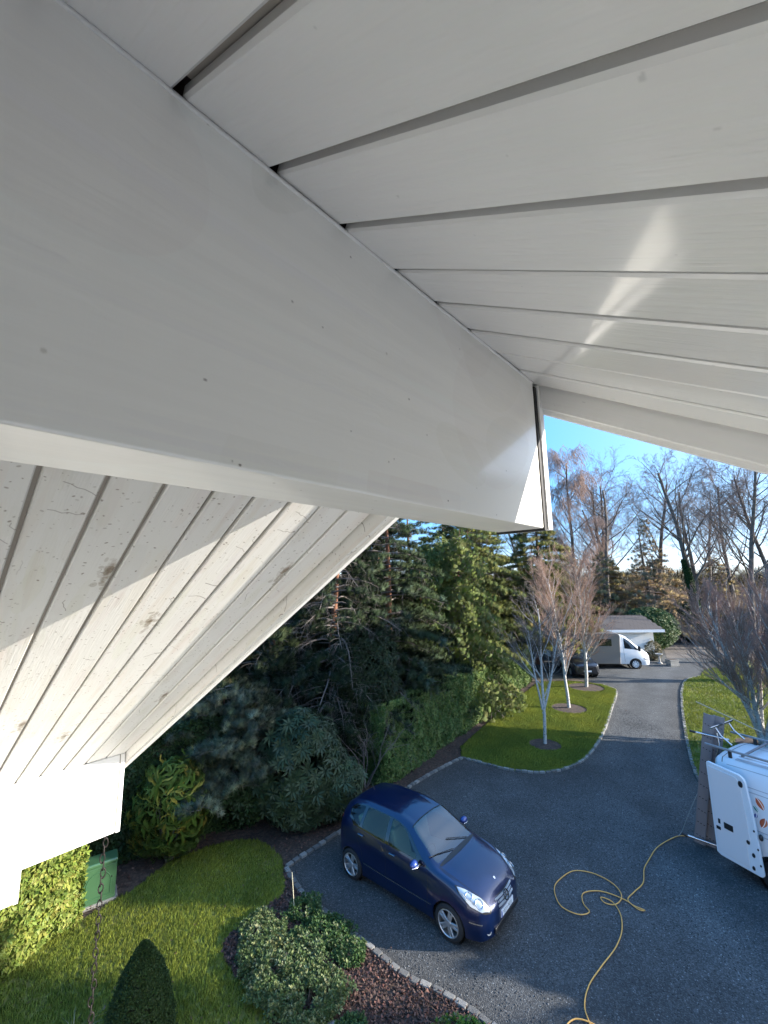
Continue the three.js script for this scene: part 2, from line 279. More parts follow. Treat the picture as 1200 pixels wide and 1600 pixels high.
const grassTone = (x, z) => { const b = fbm(N1, x / 7, z / 7, 7, 7, 4), m = fbm(N3, x / 11 + 0.3, z / 11, 14, 14, 3), g = 0.75 + 0.5 * b; return [g * (0.85 + 0.5 * m), g, g * (0.9 + 0.3 * m)]; };
function sheet(name, pts, y, mat, hole) {
  const s = new THREE.Shape(pts.map(([x, z]) => new THREE.Vector2(x, -z))), g = new THREE.ShapeGeometry(s); g.rotateX(-Math.PI / 2); g.translate(0, y, 0);
  const P = g.attributes.position, U = g.attributes.uv; for (let k = 0; k < P.count; k++) U.setXY(k, P.getX(k), P.getZ(k));
  return tag(mesh(name, g, mat), null, null, null, 'structure');
}
{
  const g = new THREE.PlaneGeometry(900, 900); g.rotateX(-Math.PI / 2); const P = g.attributes.position, U = g.attributes.uv; for (let k = 0; k < P.count; k++) U.setXY(k, P.getX(k), P.getZ(k));
  tag(mesh('ground', g, M.floor), null, null, null, 'structure');
}
const kNear = smooth(kerbNear, 40), kCar = smooth(kerbCar, 30), kLawn = smooth(kerbLawn, 60), kRight = smooth(kerbRight, 60);
const drivePoly = [[8, 4], [3.2, -4], ...kNear, ...kCar, ...kLawn, [12.6, -28], [10.5, -31], [10, -37], [22, -41], [34, -47], [48, -47], [30, -36], [23, -30.5], ...kRight, [20, -10.5], [20, 4]];
// gravel: worn wheel tracks, patches, dirt along the edges
const midline = new THREE.CatmullRomCurve3([[6.5, -4], [7.4, -12], [9.2, -16.5], [12.2, -21.5], [16.5, -27.5], [21, -33]].map(([x, z]) => V(x, 0, z))).getSpacedPoints(60);
tonedSheet('driveway', drivePoly, 0.006, M.gravel, 0.3, (x, z, d) => {
  let t = 9; for (const p of midline) t = Math.min(t, Math.hypot(p.x - x, p.z - z)); const track = Math.exp(-Math.pow((t - 0.8) / 0.38, 2));
  const a = fbm(N1, x / 17, z / 17, 9, 9, 5), b = fbm(N2, x / 5, z / 5, 5, 5, 3), edge = Math.exp(-Math.max(0, d) / 0.35), g = (0.72 + 0.56 * a) * (0.88 + 0.24 * b) * (1 + 0.28 * track) * (1 - 0.3 * edge * b);
  return [g * (1 + 0.12 * edge), g, g * (1 - 0.12 * edge)];
});
tag(sheet('terrace', [[2.2, 5], [1.9, -3.2], [6, -4.6], [16, -5], [19.5, 4]], 0.02, std({ map: dataTex(512, (u, v) => { const fx = (u * 4) % 1, fy = (v * 4) % 1, j = Math.min(fx, 1 - fx, fy, 1 - fy) < 0.012 ? 0.35 : 1, c = fbm(N1, u, v, 9, 9, 4); const g = j * (0.25 + 0.10 * c); return [s2(g), s2(g), s2(g)]; }, true, 2.4), roughness: 0.9 })), null, null, null, 'structure');
sheet('far_track', [[22.5, -34.5], [27, -42], [34, -50], [46, -52], [40, -40], [29, -33.5]], 0.014, std({ map: gravelMap, color: lin(1.9, 1.55, 1.35), roughness: 1 }));
const lawnMid = [...kLawn.map((p) => p), [11.6, -27.6], [9.6, -27.4], [6.9, -23.6], [4.6, -20.2], [2.9, -17.6]];
tonedSheet('lawn', lawnMid, 0.022, M.grass, 0.35, grassTone);
const lawnRight = [...kRight.slice().reverse(), [22, -30], [34, -36], [40, -24], [30, -12], [20, -11.2]].map((p) => p);
tonedSheet('lawn', lawnRight, 0.022, M.grass, 0.35, grassTone);
const bedEdge = smooth([[-2.5, -10.8], [-2.3, -10.1], [-2.55, -9.75], [-2.83, -9.4], [-3.15, -8.84], [-2.83, -8.35], [-2.28, -7.9], [-1.79, -7.3], [-1.5, -6]], 30);
const lawnBack = smooth([[-7.1, -7.6], [-6.8, -8.32], [-6.6, -8.88], [-6.14, -9.6], [-5.7, -10.2], [-5.24, -11.2], [-4.44, -11.75], [-3.53, -11.95], [-2.7, -11.3], [-2.5, -10.85]], 30);
const lawnLeft = [...lawnBack, ...bedEdge, [-1.5, -2], [-9, -2], [-9, -7]];
tonedSheet('lawn', lawnLeft, 0.022, M.grass, 0.35, grassTone);
const bedPoly = [...bedEdge.slice().reverse(), ...kNear.slice().reverse(), [1.6, -6]];
sheet('flower_bed', [...bedEdge.slice().reverse(), ...kNear.slice().reverse(), [1.6, -6]], 0.014, M.mulch);
const hedgeStrip = [[-2.5, -10.9], [-1.8, -11.75], [0.65, -14.65], [2.72, -16.72], [2.9, -17.6], [4.6, -20.2], [6.9, -23.6], [9.6, -27.4], [8, -29], [0, -20], [-8, -16], [-9, -8], [-7.1, -7.6], ...lawnBack];
sheet('soil_border', hedgeStrip, 0.010, M.mulch);

// granite setts along the drive: each block on its own
{
  const r = RNG(41), geos = [0, 1, 2].map((k) => { const g = new RoundedBoxGeometry(0.19 - 0.012 * k, 0.1, 0.105 + 0.006 * k, 2, 0.014); const P = g.attributes.position; const q = RNG(90 + k); for (let i = 0; i < P.count; i++) P.setY(i, P.getY(i) + (P.getY(i) > 0 ? 0.006 * Math.sin(P.getX(i) * 40 + k) : 0)); return g; });
  const mats = [M.stone, M.stoneDark, std({ color: lin(0.31, 0.295, 0.27), roughness: 0.9, bumpMap: gravelBump, bumpScale: 0.01 })];
  for (const [pts, step] of [[kerbNear, 0.2], [kerbCar, 0.2], [kerbLawn, 0.2], [kerbRight, 0.24]]) {
    const curve = new THREE.CatmullRomCurve3(pts.map(([x, z]) => V(x, 0, z)), false, 'centripetal'), L = curve.getLength(), n = Math.floor(L / step);
    const k = thing('kerb_edging', null, null); k.userData.kind = 'structure';
    for (let i = 0; i < n; i++) {
      const p = curve.getPointAt((i + 0.5) / n), t = curve.getTangentAt((i + 0.5) / n), m = mesh('sett', geos[Math.floor(r() * 3)], mats[Math.floor(r() * 3)], k);
      m.position.set(p.x + (r() - 0.5) * 0.02, 0.018 + (r() - 0.5) * 0.012, p.z + (r() - 0.5) * 0.02); m.rotation.set((r() - 0.5) * 0.06, Math.atan2(-t.z, t.x) + (r() - 0.5) * 0.1, (r() - 0.5) * 0.05);
    }
  }
}
// loose chips on the gravel
{
  const r = RNG(77), list = [], g = new THREE.IcosahedronGeometry(0.011, 0); g.scale(1.2, 0.6, 0.9);
  scatter(drivePoly, 90000, r, (x, z) => { if (z < -24 || z > -5 || x > 12) return; const k = r() < 0.012 ? 0.10 : 0.016 + 0.04 * r() * r(); list.push({ p: V(x, 0.008, z), q: facing(V(r() - 0.5, 1, r() - 0.5).normalize(), r() * 6), s: 0.6 + 0.8 * r(), c: [k * 1.4, k * 1.4, k * 1.38] }); });
  tag(instanced('gravel_chips', g, std({ color: lin(1, 1, 1), roughness: 0.8 }), list), null, 'gravel', null, 'stuff');
}
// grass
const bladeGeo = (() => { const mb = new MB(), r = RNG(3); for (let k = 0; k < 8; k++) { const a = r() * 6.28, d = 0.03 * r(), h = 0.028 + 0.034 * r(), w = 0.0035, c = V(Math.cos(a) * d, 0, Math.sin(a) * d), s = V(-Math.sin(a) * w, 0, Math.cos(a) * w), t = c.clone().add(V((r() - 0.5) * 0.045, h, (r() - 0.5) * 0.045)), n = V(Math.cos(a) * 0.4, 0.9, Math.sin(a) * 0.4); const i = mb.v(c.clone().add(s), n); mb.v(c.clone().sub(s), n); mb.v(t, n); mb.i.push(i, i + 1, i + 2); } return mb.geometry(); })();
function grass(poly, n, seed, keep, sc = 1) {
  const r = RNG(seed), list = []; scatter(poly, n, r, (x, z) => { if (keep && !keep(x, z)) return; const T = grassTone(x, z), b = fbm(N1, x / 9, z / 9, 9, 9, 3), g = (0.75 + 0.5 * r()) * T[1], y = (r() * 0.4 + b * 0.6) * T[0]; if (r() < 0.35 * sstep(0.55, 0.75, fbm(N3, x / 11 + 0.3, z / 11, 14, 14, 3))) return; list.push({ p: V(x, 0.02, z), q: facing(V((r() - 0.5) * 0.3, 1, (r() - 0.5) * 0.3).normalize(), r() * 6), s: (0.8 + 0.7 * r()) * sc, c: [(0.175 + 0.155 * y) * g, (0.255 + 0.08 * y) * g, 0.045 * g] }); });
  tag(instanced('grass', bladeGeo, M.blade, list), null, 'grass', null, 'stuff');
}
const ring = (x, z, c) => c.every(([cx, cz, rr]) => (x - cx) ** 2 + (z - cz) ** 2 > rr * rr);
const treeRings = [[6.29, -17.73, 0.62], [9.21, -22.19, 0.85], [11.95, -26.06, 1.0]];
grass(lawnLeft, 60000, 1, (x, z) => z < -6.3 && x > -8);
grass(lawnMid, 90000, 2, (x, z) => ring(x, z, treeRings), 1.25);
grass(lawnRight, 80000, 4, (x, z) => x < 26 && ring(x, z, [[14.6, -17.2, 0.9]]), 1.5);
for (const [x, z, r] of [...treeRings, [14.6, -17.2, 0.9]]) { const g = new THREE.CircleGeometry(r, 40); g.rotateX(-Math.PI / 2); const U = g.attributes.uv, P = g.attributes.position, q = RNG(x * 10 | 0); for (let k = 0; k < P.count; k++) { if (k) { const w = 1 + (q() - 0.5) * 0.12; P.setX(k, P.getX(k) * w); P.setZ(k, P.getZ(k) * w); } else P.setY(k, 0.05); U.setXY(k, P.getX(k) + x, P.getZ(k)); } g.translate(x, 0.034, z); tag(mesh('tree_pit', g, M.mulch), null, null, null, 'structure'); }

// leaf litter on beds
const litterGeo = (() => { const g = new THREE.PlaneGeometry(0.032, 0.055, 1, 2); g.rotateX(-Math.PI / 2); const P = g.attributes.position; for (let k = 0; k < P.count; k++) { if (Math.abs(P.getZ(k)) > 0.02) P.setX(k, P.getX(k) * 0.35); P.setY(k, 0.015 * Math.abs(P.getZ(k)) / 0.0375); } g.computeVertexNormals(); return g; })();
function litter(poly, n, seed, keep, light = 1) {
  const r = RNG(seed), list = []; scatter(poly, n, r, (x, z) => { if (keep && !keep(x, z)) return; const g = (0.35 + 1.1 * r() * r()) * light, red = r(); list.push({ p: V(x, 0.03 + 0.03 * r(), z), q: facing(V((r() - 0.5) * 1.3, 1, (r() - 0.5) * 1.3).normalize(), r() * 6), s: 0.5 + 0.7 * r(), c: [0.13 * g, (0.048 + 0.032 * red) * g, (0.032 + 0.028 * red) * g] }); });
  tag(instanced('leaf_litter', litterGeo, M.litter, list), null, 'leaf litter', null, 'stuff');
}
litter(bedPoly, 15000, 5);
litter(hedgeStrip, 15000, 6, (x, z) => z > -29);
litter(drivePoly, 420, 21, (x, z) => { let d = 9; for (const p of [...kNear, ...kCar, ...kLawn]) d = Math.min(d, Math.hypot(p[0] - x, p[1] - z)); return d < 0.9 || (x < 9 && z > -13 && z < -6 && (x * 7.3 + z * 3.1) % 1 > 0.6); }, 1.2);
litter(lawnLeft, 160, 8, (x, z) => z < -6.5, 1.2);
litter(lawnMid, 260, 9, null, 1.3);
litter([[2.6, -17.1], [4.4, -20], [6.7, -23.4], [9.4, -27.2], [9.9, -26.9], [7.2, -22.8], [5, -19.4], [3.1, -17]], 1500, 10, null, 1.2);

// ---------------------------------------------------------------- the house: ridge box, boarded soffits, barge boards, eave box, walls, roof
{
  const house = thing('house', 'white boarded gable overhang of a house with box ridge beam, seen from below', 'house', [0, 0, 0], Math.PI / 2 - 0.7403);
  const al = Math.atan(0.5808), YR = H + 0.691, ZR = -0.5915;                    // slope, underside height at the ridge, ridge line
  const soff = (z) => YR - 0.5808 * Math.abs(z - ZR);
  const put = (name, geo, mat, x, y, z, rx = 0, parent = house) => { const m = mesh(name, geo, mat, parent); m.position.set(x, y, z); m.rotation.x = rx; return m; };
  const rb = (w, h, d, r, ou = 0, ov = 0) => { const g = new RoundedBoxGeometry(w, h, d, 3, r), P = g.attributes.position, N = g.attributes.normal, U = g.attributes.uv; for (let k = 0; k < P.count; k++) { const nz = Math.abs(N.getZ(k)) > 0.5, ny = Math.abs(N.getY(k)) > 0.5; nz ? U.setXY(k, P.getY(k) + ou, P.getX(k) + ov) : ny ? U.setXY(k, P.getZ(k) + ou, P.getX(k) + ov) : U.setXY(k, P.getY(k) + ou, P.getZ(k) + ov); } return g; };
  // ridge box: a deep painted box below the ridge
  const bb = H + 0.1454, bt = soff(-0.5) - 0.002;
  put('ridge_beam', rb(1.295 + 0.9, bt - bb, 0.16, 0.005, 0.2, 0.4), M.beam, (1.295 - 0.9) / 2, (bt + bb) / 2, -0.58);
  put('seal_strip', boxUV(0.018, bt - bb - 0.008, 0.166), M.rubber, 1.304, (bt + bb) / 2 - 0.010, -0.58);
  put('end_board', rb(0.034, bt - bb + 0.0, 0.178, 0.003), M.trim, 1.3305, (bt + bb) / 2 - 0.003, -0.58);
  put('quadrant_moulding', (() => { const mb = new MB(); mb.tube([V(-0.85, 0, 0), V(1.29, 0, 0)], 0.004, 6); return mb.geometry(); })(), M.trim, 0, bt - 0.003, -0.5);
  put('ridge_block', boxUV(0.10, 0.20, 0.25), M.trim, 1.337, bt + 0.108, ZR);
  // soffit boards, each one separate, a gap between them
  const P0 = 0.1465, W = 0.1335, b0 = 0.155;
  const LR = 4.25, LL = 4.26;
  const gR = [], gL = []; for (let k = 0; k < 5; k++) { gR.push(plankGeo(W, 0.016, LR, 0.004, k * 0.31, k * 1.7)); gL.push(plankGeo(W, 0.016, LL, 0.004, k * 0.37 + 0.11, k * 0.53)); }
  for (let k = -5; k < 8; k++) {
    const x = b0 + (k + 0.5) * P0, e = 0.0015 * Math.sin(k * 2.3);
    const zr = -0.5 + Math.cos(al) * LR / 2, zl = -0.66 - Math.cos(al) * LL / 2;
    put('soffit_board', gR[(k + 5) % 5], M.paint, x, soff(zr) + (0.008 + e) / Math.cos(al), zr, al);
    put('soffit_board', gL[(k * 2 + 10) % 5], M.dirty, x, soff(zl) + (0.008 + e) / Math.cos(al), zl, -al);
  }
  const bkR = -0.488 + Math.cos(al) * LR / 2, bkL = -0.665 - Math.cos(al) * LL / 2;
  put('soffit_backing', boxUV(1.95, 0.012, LR - 0.03), M.backing, 0.375, soff(bkR) + 0.0255 / Math.cos(al), bkR, al);
  put('soffit_backing', boxUV(1.95, 0.012, LL - 0.02), M.backing, 0.375, soff(bkL) + 0.0255 / Math.cos(al), bkL, -al);
  // barge boards with a thin outer lip, one per slope
  for (const s of [1, -1]) {
    const L = s > 0 ? 4.28 : 4.52, zc = (s > 0 ? -0.4925 : -0.6675) + s * Math.cos(al) * L / 2, y = soff(zc), c = 1 / Math.cos(al);
    const g = (w, h) => { const a = boxUV(w, h, L); const U = a.attributes.uv; for (let k = 0; k < U.count; k++) U.setX(k, U.getX(k) + (s > 0 ? 0.3 : 0.7)); return a; };
    put('barge_board', g(0.03, 0.21), s > 0 ? M.trim : M.dirty, 1.348, y + (0.105 - 0.066) * c, zc, s * al);
    put('barge_lip', g(0.024, 0.235), M.trim, 1.3755, y + (0.1175 - 0.079) * c, zc, s * al);
  }
  // deep box along the left eave with its end board, and a lower box under it
  const yt = soff(-4.345) - 0.001, yb = H - 2.11;
  put('eave_box', rb(1.288 + 0.5, yt - yb, 0.26, 0.006, 0.5, 0.1), M.trim, (1.288 - 0.5) / 2, (yt + yb) / 2, -4.475);
  put('eave_end_joint', boxUV(0.008, yt - yb - 0.01, 0.25), M.backing, 1.292, (yt + yb) / 2, -4.475);
  put('eave_end_board', rb(0.032, yt - yb + 0.004, 0.268, 0.004), M.trim, 1.312, (yt + yb) / 2, -4.473);
  put('lower_box', rb(0.66 + 0.45, 0.22, 0.2, 0.005), M.trim, (0.66 - 0.45) / 2, yb - 0.112, -4.465);
  put('lower_box_end', rb(0.03, 0.226, 0.21, 0.004), M.trim, 0.677, yb - 0.113, -4.466);
  put('gutter', (() => { const s = []; for (let k = 0; k <= 12; k++) { const a = Math.PI * k / 12; s.push([Math.cos(a) * 0.06, -Math.sin(a) * 0.06]); } const mb = new MB(); let prev = null; for (const [x0, y0] of s) { const n = V(0, -y0, -x0).normalize(), a = mb.v(V(-7, y0, x0), n), b = mb.v(V(1.3, y0, x0), n); if (prev) mb.i.push(prev[0], prev[1], a, a, prev[1], b); prev = [a, b]; } return mb.geometry(); })(), std({ color: lin(0.55, 0.55, 0.55), roughness: 0.5, side: THREE.DoubleSide }), 0, soff(-4.345) + 0.02, -4.67);
  // roof covering and walls behind the viewer
  for (const s of [1, -1]) { const L = 4.6, zc = ZR + s * Math.cos(al) * L / 2; put('roof_covering', boxUV(9.4, 0.07, L), M.tile, -3.31, soff(zc) + 0.2, zc, s * al); }
  put('ridge_cap', new THREE.CylinderGeometry(0.11, 0.11, 9.4, 12).rotateZ(Math.PI / 2), M.tile, -3.31, YR + 0.24, ZR);
  const wl = -3.9, wr = 2.72, sh = new THREE.Shape(); sh.moveTo(-wr, 0); sh.lineTo(-wl, 0); sh.lineTo(-wl, soff(wl) + 0.01); sh.lineTo(-ZR, YR - 0.01); sh.lineTo(-wr, soff(wr) + 0.01);
  const win = new THREE.Path(); win.moveTo(-1.1, 3.2); win.lineTo(0.7, 3.2); win.lineTo(0.7, 4.5); win.lineTo(-1.1, 4.5); sh.holes.push(win);
  const wg = new THREE.ExtrudeGeometry(sh, { depth: 0.28, bevelEnabled: false }); wg.rotateY(Math.PI / 2);
  const wall = put('wall', wg, M.render, -0.86, 0, 0);
  put('wall', boxUV(7, 4.55, 0.28), M.render, -4.2, 2.28, -3.76); put('wall', boxUV(7, 4.9, 0.28), M.render, -4.2, 2.45, 2.58); put('wall', boxUV(0.28, 4.6, 6.3), M.render, -7.7, 2.3, -0.6);
  const wf = put('window_frame', (() => { const mb = new MB(); for (const y of [3.23, 4.47]) mb.box(0.07, 0.06, 1.8, 0, y, 0.2); for (const z of [-0.67, 0.2, 1.07]) mb.box(0.07, 1.18, 0.06, 0, 3.85, z); return mb.geometry(); })(), M.trim, -0.7, 0, 0);
  put('pane', boxUV(0.01, 1.18, 1.68), std({ color: lin(0.02, 0.025, 0.03), roughness: 0.05 }), 0, 3.85, 0.2, 0, wf);
}
// rain chain hanging from the gutter at the left eave
{
  const c = thing('rain_chain', 'dark metal rain chain hanging from the left eave down to the lawn', 'chain', [-2.53, 0, -4.07]);
  const link = new THREE.TorusGeometry(0.021, 0.0052, 6, 14); link.scale(0.85, 1.75, 1);
  for (let k = 0; k < 74; k++) { const l = mesh('link', link, M.chain, c); l.position.set(0.006 * Math.sin(k * 1.7), 4.50 - k * 0.06, 0.006 * Math.cos(k * 2.1)); l.rotation.set(0.06 * Math.sin(k), k % 2 ? 0.5 : 2.07, 0.05 * Math.cos(k * 1.3)); }
}

// ---------------------------------------------------------------- vehicles
function interp(xs, ys) {                                   // monotone cubic through (xs, ys), xs falling from nose to tail
  const n = xs.length, d = [], m = [];
  for (let k = 0; k < n - 1; k++) d.push((ys[k + 1] - ys[k]) / (xs[k + 1] - xs[k]));
  for (let k = 0; k < n; k++) m.push(k === 0 ? d[0] : k === n - 1 ? d[n - 2] : d[k - 1] * d[k] <= 0 ? 0 : 2 * d[k - 1] * d[k] / (d[k - 1] + d[k]));
  return (x) => { let k = 0; while (k < n - 2 && x < xs[k + 1]) k++; const h = xs[k + 1] - xs[k], t = clamp((x - xs[k]) / h), t2 = t * t, t3 = t2 * t; return (2 * t3 - 3 * t2 + 1) * ys[k] + (t3 - 2 * t2 + t) * h * m[k] + (-2 * t3 + 3 * t2) * ys[k + 1] + (t3 - t2) * h * m[k + 1]; };
}
function bodySurface(s) {
  const f = {}; for (const k of ['yBot', 'wSill', 'wMid', 'yMid', 'wBelt', 'yBelt', 'wRail', 'yRail', 'yTop']) f[k] = interp(s.x, s[k]);
  const cr = (a, b, c, d, t) => 0.5 * (2 * b + (c - a) * t + (2 * a - 5 * b + 4 * c - d) * t * t + (3 * b - a - 3 * c + d) * t * t * t);
  return (x, v) => {
    const r = f.wRail(x), yr = f.yRail(x), yt = f.yTop(x), crown = s.crown ?? 0.6;
    const pz = [f.wSill(x) * 0.9, f.wSill(x), f.wMid(x), f.wBelt(x), r, r * crown, 0, -r * crown], py = [f.yBot(x) - 0.1, f.yBot(x), f.yMid(x), f.yBelt(x), yr, lerp(yr, yt, 0.8), yt, lerp(yr, yt, 0.8)];
    const k = Math.min(4, Math.floor(v)), t = v - k;
    return V(x, cr(py[k], py[k + 1], py[k + 2], py[k + 3], t), cr(pz[k], pz[k + 1], pz[k + 2], pz[k + 3], t));
  };
}
function normalAt(S, x, v) { const e = 0.004, a = S(x + e, Math.min(4.999, v)), b = S(x - e, Math.min(4.999, v)), v1 = Math.min(5, v + e), v0 = Math.max(0, v - e), c = S(x, v1), d = S(x, v0); const n = a.sub(b).cross(c.sub(d)).normalize(); return n.lengthSq() < 0.5 ? V(1, 0, 0) : n; }
// keeps the part of the patch where sd(x, v, point) > 0; off pushes it outwards
function trimmed(S, xs, vs, sd, off, sides = [1, -1]) {
  const mb = new MB(), P = [], nv = vs.length;
  for (const x of xs) for (const v of vs) { const p = S(x, v), n = normalAt(S, x, v); p.addScaledVector(n, off); P.push({ p, n, d: sd ? sd(x, v, p) : 1, u: x, w: v }); }
  const mid = (a, b) => { const t = a.d / (a.d - b.d); return { p: a.p.clone().lerp(b.p, t), n: a.n.clone().lerp(b.n, t).normalize(), d: 0, u: lerp(a.u, b.u, t), w: lerp(a.w, b.w, t) }; };
  const emit = (a, b, c) => {
    const T = [a, b, c], out = [];
    for (let k = 0; k < 3; k++) { const q = T[k], r = T[(k + 1) % 3]; if (q.d > 0) out.push(q); if ((q.d > 0) !== (r.d > 0)) out.push(mid(q, r)); }
    for (let k = 1; k + 1 < out.length; k++) for (const s of sides) { const id = [out[0], out[k], out[k + 1]].map((o) => mb.v(V(o.p.x, o.p.y, o.p.z * s), V(o.n.x, o.n.y, o.n.z * s), o.u, o.w)); s > 0 ? mb.i.push(id[0], id[2], id[1]) : mb.i.push(...id); }
  };
  for (let i = 0; i + 1 < xs.length; i++) for (let j = 0; j + 1 < nv; j++) { const a = P[i * nv + j], b = P[(i + 1) * nv + j], c = P[(i + 1) * nv + j + 1], d = P[i * nv + j + 1]; if (a.d > 0 || b.d > 0 || c.d > 0) emit(a, b, c); if (a.d > 0 || c.d > 0 || d.d > 0) emit(a, c, d); }
  return mb;
}
const range = (a, b, n) => Array.from({ length: n + 1 }, (_, k) => lerp(a, b, k / n));
function sdPoly(x, y, pts) { let best = 1e9; for (let i = 0, j = pts.length - 1; i < pts.length; j = i++) { const [ax, ay] = pts[j], [bx, by] = pts[i], t = clamp(((x - ax) * (bx - ax) + (y - ay) * (by - ay)) / ((bx - ax) ** 2 + (by - ay) ** 2)); best = Math.min(best, Math.hypot(x - ax - t * (bx - ax), y - ay - t * (by - ay))); } return inside(pts, x, y) ? -best : best; }
// a thin strip that follows the body along (x, v) points
function seam(S, pts, width, off, sides = [1, -1], n = 14) {
  const mb = new MB(), c = new THREE.CatmullRomCurve3(pts.map(([x, v]) => V(x, v, 0)), false, 'centripetal').getSpacedPoints(n * (pts.length - 1)), q = c.map((p) => S(p.x, p.y)), nn = c.map((p) => normalAt(S, p.x, p.y));
  for (const s of sides) { let prev = null; for (let k = 0; k < q.length; k++) { const t = q[Math.min(k + 1, q.length - 1)].clone().sub(q[Math.max(0, k - 1)]).normalize(), w = t.cross(nn[k]).normalize().multiplyScalar(width / 2), m = (v) => V(v.x, v.y, v.z * s), a = mb.v(m(q[k].clone().add(w).addScaledVector(nn[k], off)), m(nn[k])), b = mb.v(m(q[k].clone().sub(w).addScaledVector(nn[k], off)), m(nn[k])); if (prev) mb.i.push(prev[0], prev[1], a, a, prev[1], b); prev = [a, b]; } }
  return mb;
}
// wheel: axle along z, outer face towards +z
const lathe = (pts, seg) => new THREE.LatheGeometry(pts.map(([r, y]) => new THREE.Vector2(r, y)), seg).rotateX(Math.PI / 2);
function wheelParts(R, rim, w, spokes, double) {
  const tyre = lathe([[rim, -w / 2], [R - 0.03, -w / 2], [R - 0.004, -w / 2 + 0.025], [R, -w / 2 + 0.05], [R, w / 2 - 0.05], [R - 0.004, w / 2 - 0.025], [R - 0.03, w / 2 - 0.002], [rim + 0.012, w / 2 + 0.004], [rim, w / 2 - 0.006]], 40);
  const mb = new MB(); mb.geo(lathe([[rim + 0.002, w / 2 - 0.004], [rim - 0.012, w / 2 + 0.003], [rim - 0.022, w / 2 - 0.012], [rim - 0.028, -w / 2 + 0.02]], 40));
  for (let k = 0; k < spokes; k++) for (const s of double ? [-1, 1] : [0]) {
    const a = (k / spokes) * 6.2832 + s * 0.17, sh = new THREE.Shape([[0.03, -0.026], [rim - 0.014, double ? -0.014 : -0.03], [rim - 0.014, double ? 0.014 : 0.03], [0.03, 0.026]].map((p) => new THREE.Vector2(...p)));
    const g = new THREE.ExtrudeGeometry(sh, { depth: 0.022, bevelEnabled: true, bevelSize: 0.004, bevelThickness: 0.006, bevelSegments: 1 }); g.translate(0, 0, w / 2 - 0.034); mb.geo(g, M4([0, 0, 0], [0, 0, a]));
  }
  mb.geo(new THREE.CylinderGeometry(0.052, 0.06, 0.03, 18).rotateX(Math.PI / 2), M4([0, 0, w / 2 - 0.014]));
  const dark = new MB(); dark.geo(lathe([[rim - 0.006, -0.02], [0.1, -0.03], [0, -0.03]], 32));
  return [tyre, mb.geometry(), dark.geometry()];
}
function addWheels(car, parts, spots, rimMat) {
  for (const [x, y, z] of spots) { const w = mesh('wheel', parts[0], M.tyre, car); w.position.set(x, y, z); if (z < 0) w.rotation.y = Math.PI; mesh('rim', parts[1], rimMat, w); mesh('brake_disc', parts[2], M.black, w); }
}
function archLiner(car, spots, R, depth) { const mb = new MB(); for (const [x, y, z] of spots) mb.geo(new THREE.CylinderGeometry(R, R, depth, 28, 1, true, -Math.PI * 0.62, Math.PI * 1.24).rotateX(Math.PI / 2), M4([x, y, z - Math.sign(z) * depth * 0.42], [0, 0, 0])); return mb.build('arch_liner', std({ color: lin(0.008, 0.008, 0.008), roughness: 0.9, side: THREE.DoubleSide }), car); }
function textPlate(text, w, h, bg, fg, font) { const cv = document.createElement('canvas'); cv.width = 512; cv.height = Math.round(512 * h / w); const c = cv.getContext('2d'); c.fillStyle = bg; c.fillRect(0, 0, 512, cv.height); c.fillStyle = fg; c.font = font; c.textAlign = 'center'; c.textBaseline = 'middle'; c.fillText(text, 262, cv.height * 0.53, 440); c.fillStyle = 'rgb(20,50,150)'; c.fillRect(0, 0, 36, cv.height); const t = new THREE.CanvasTexture(cv); t.colorSpace = THREE.SRGBColorSpace; return phys({ map: t, roughness: 0.35, clearcoat: 0.5 }); }

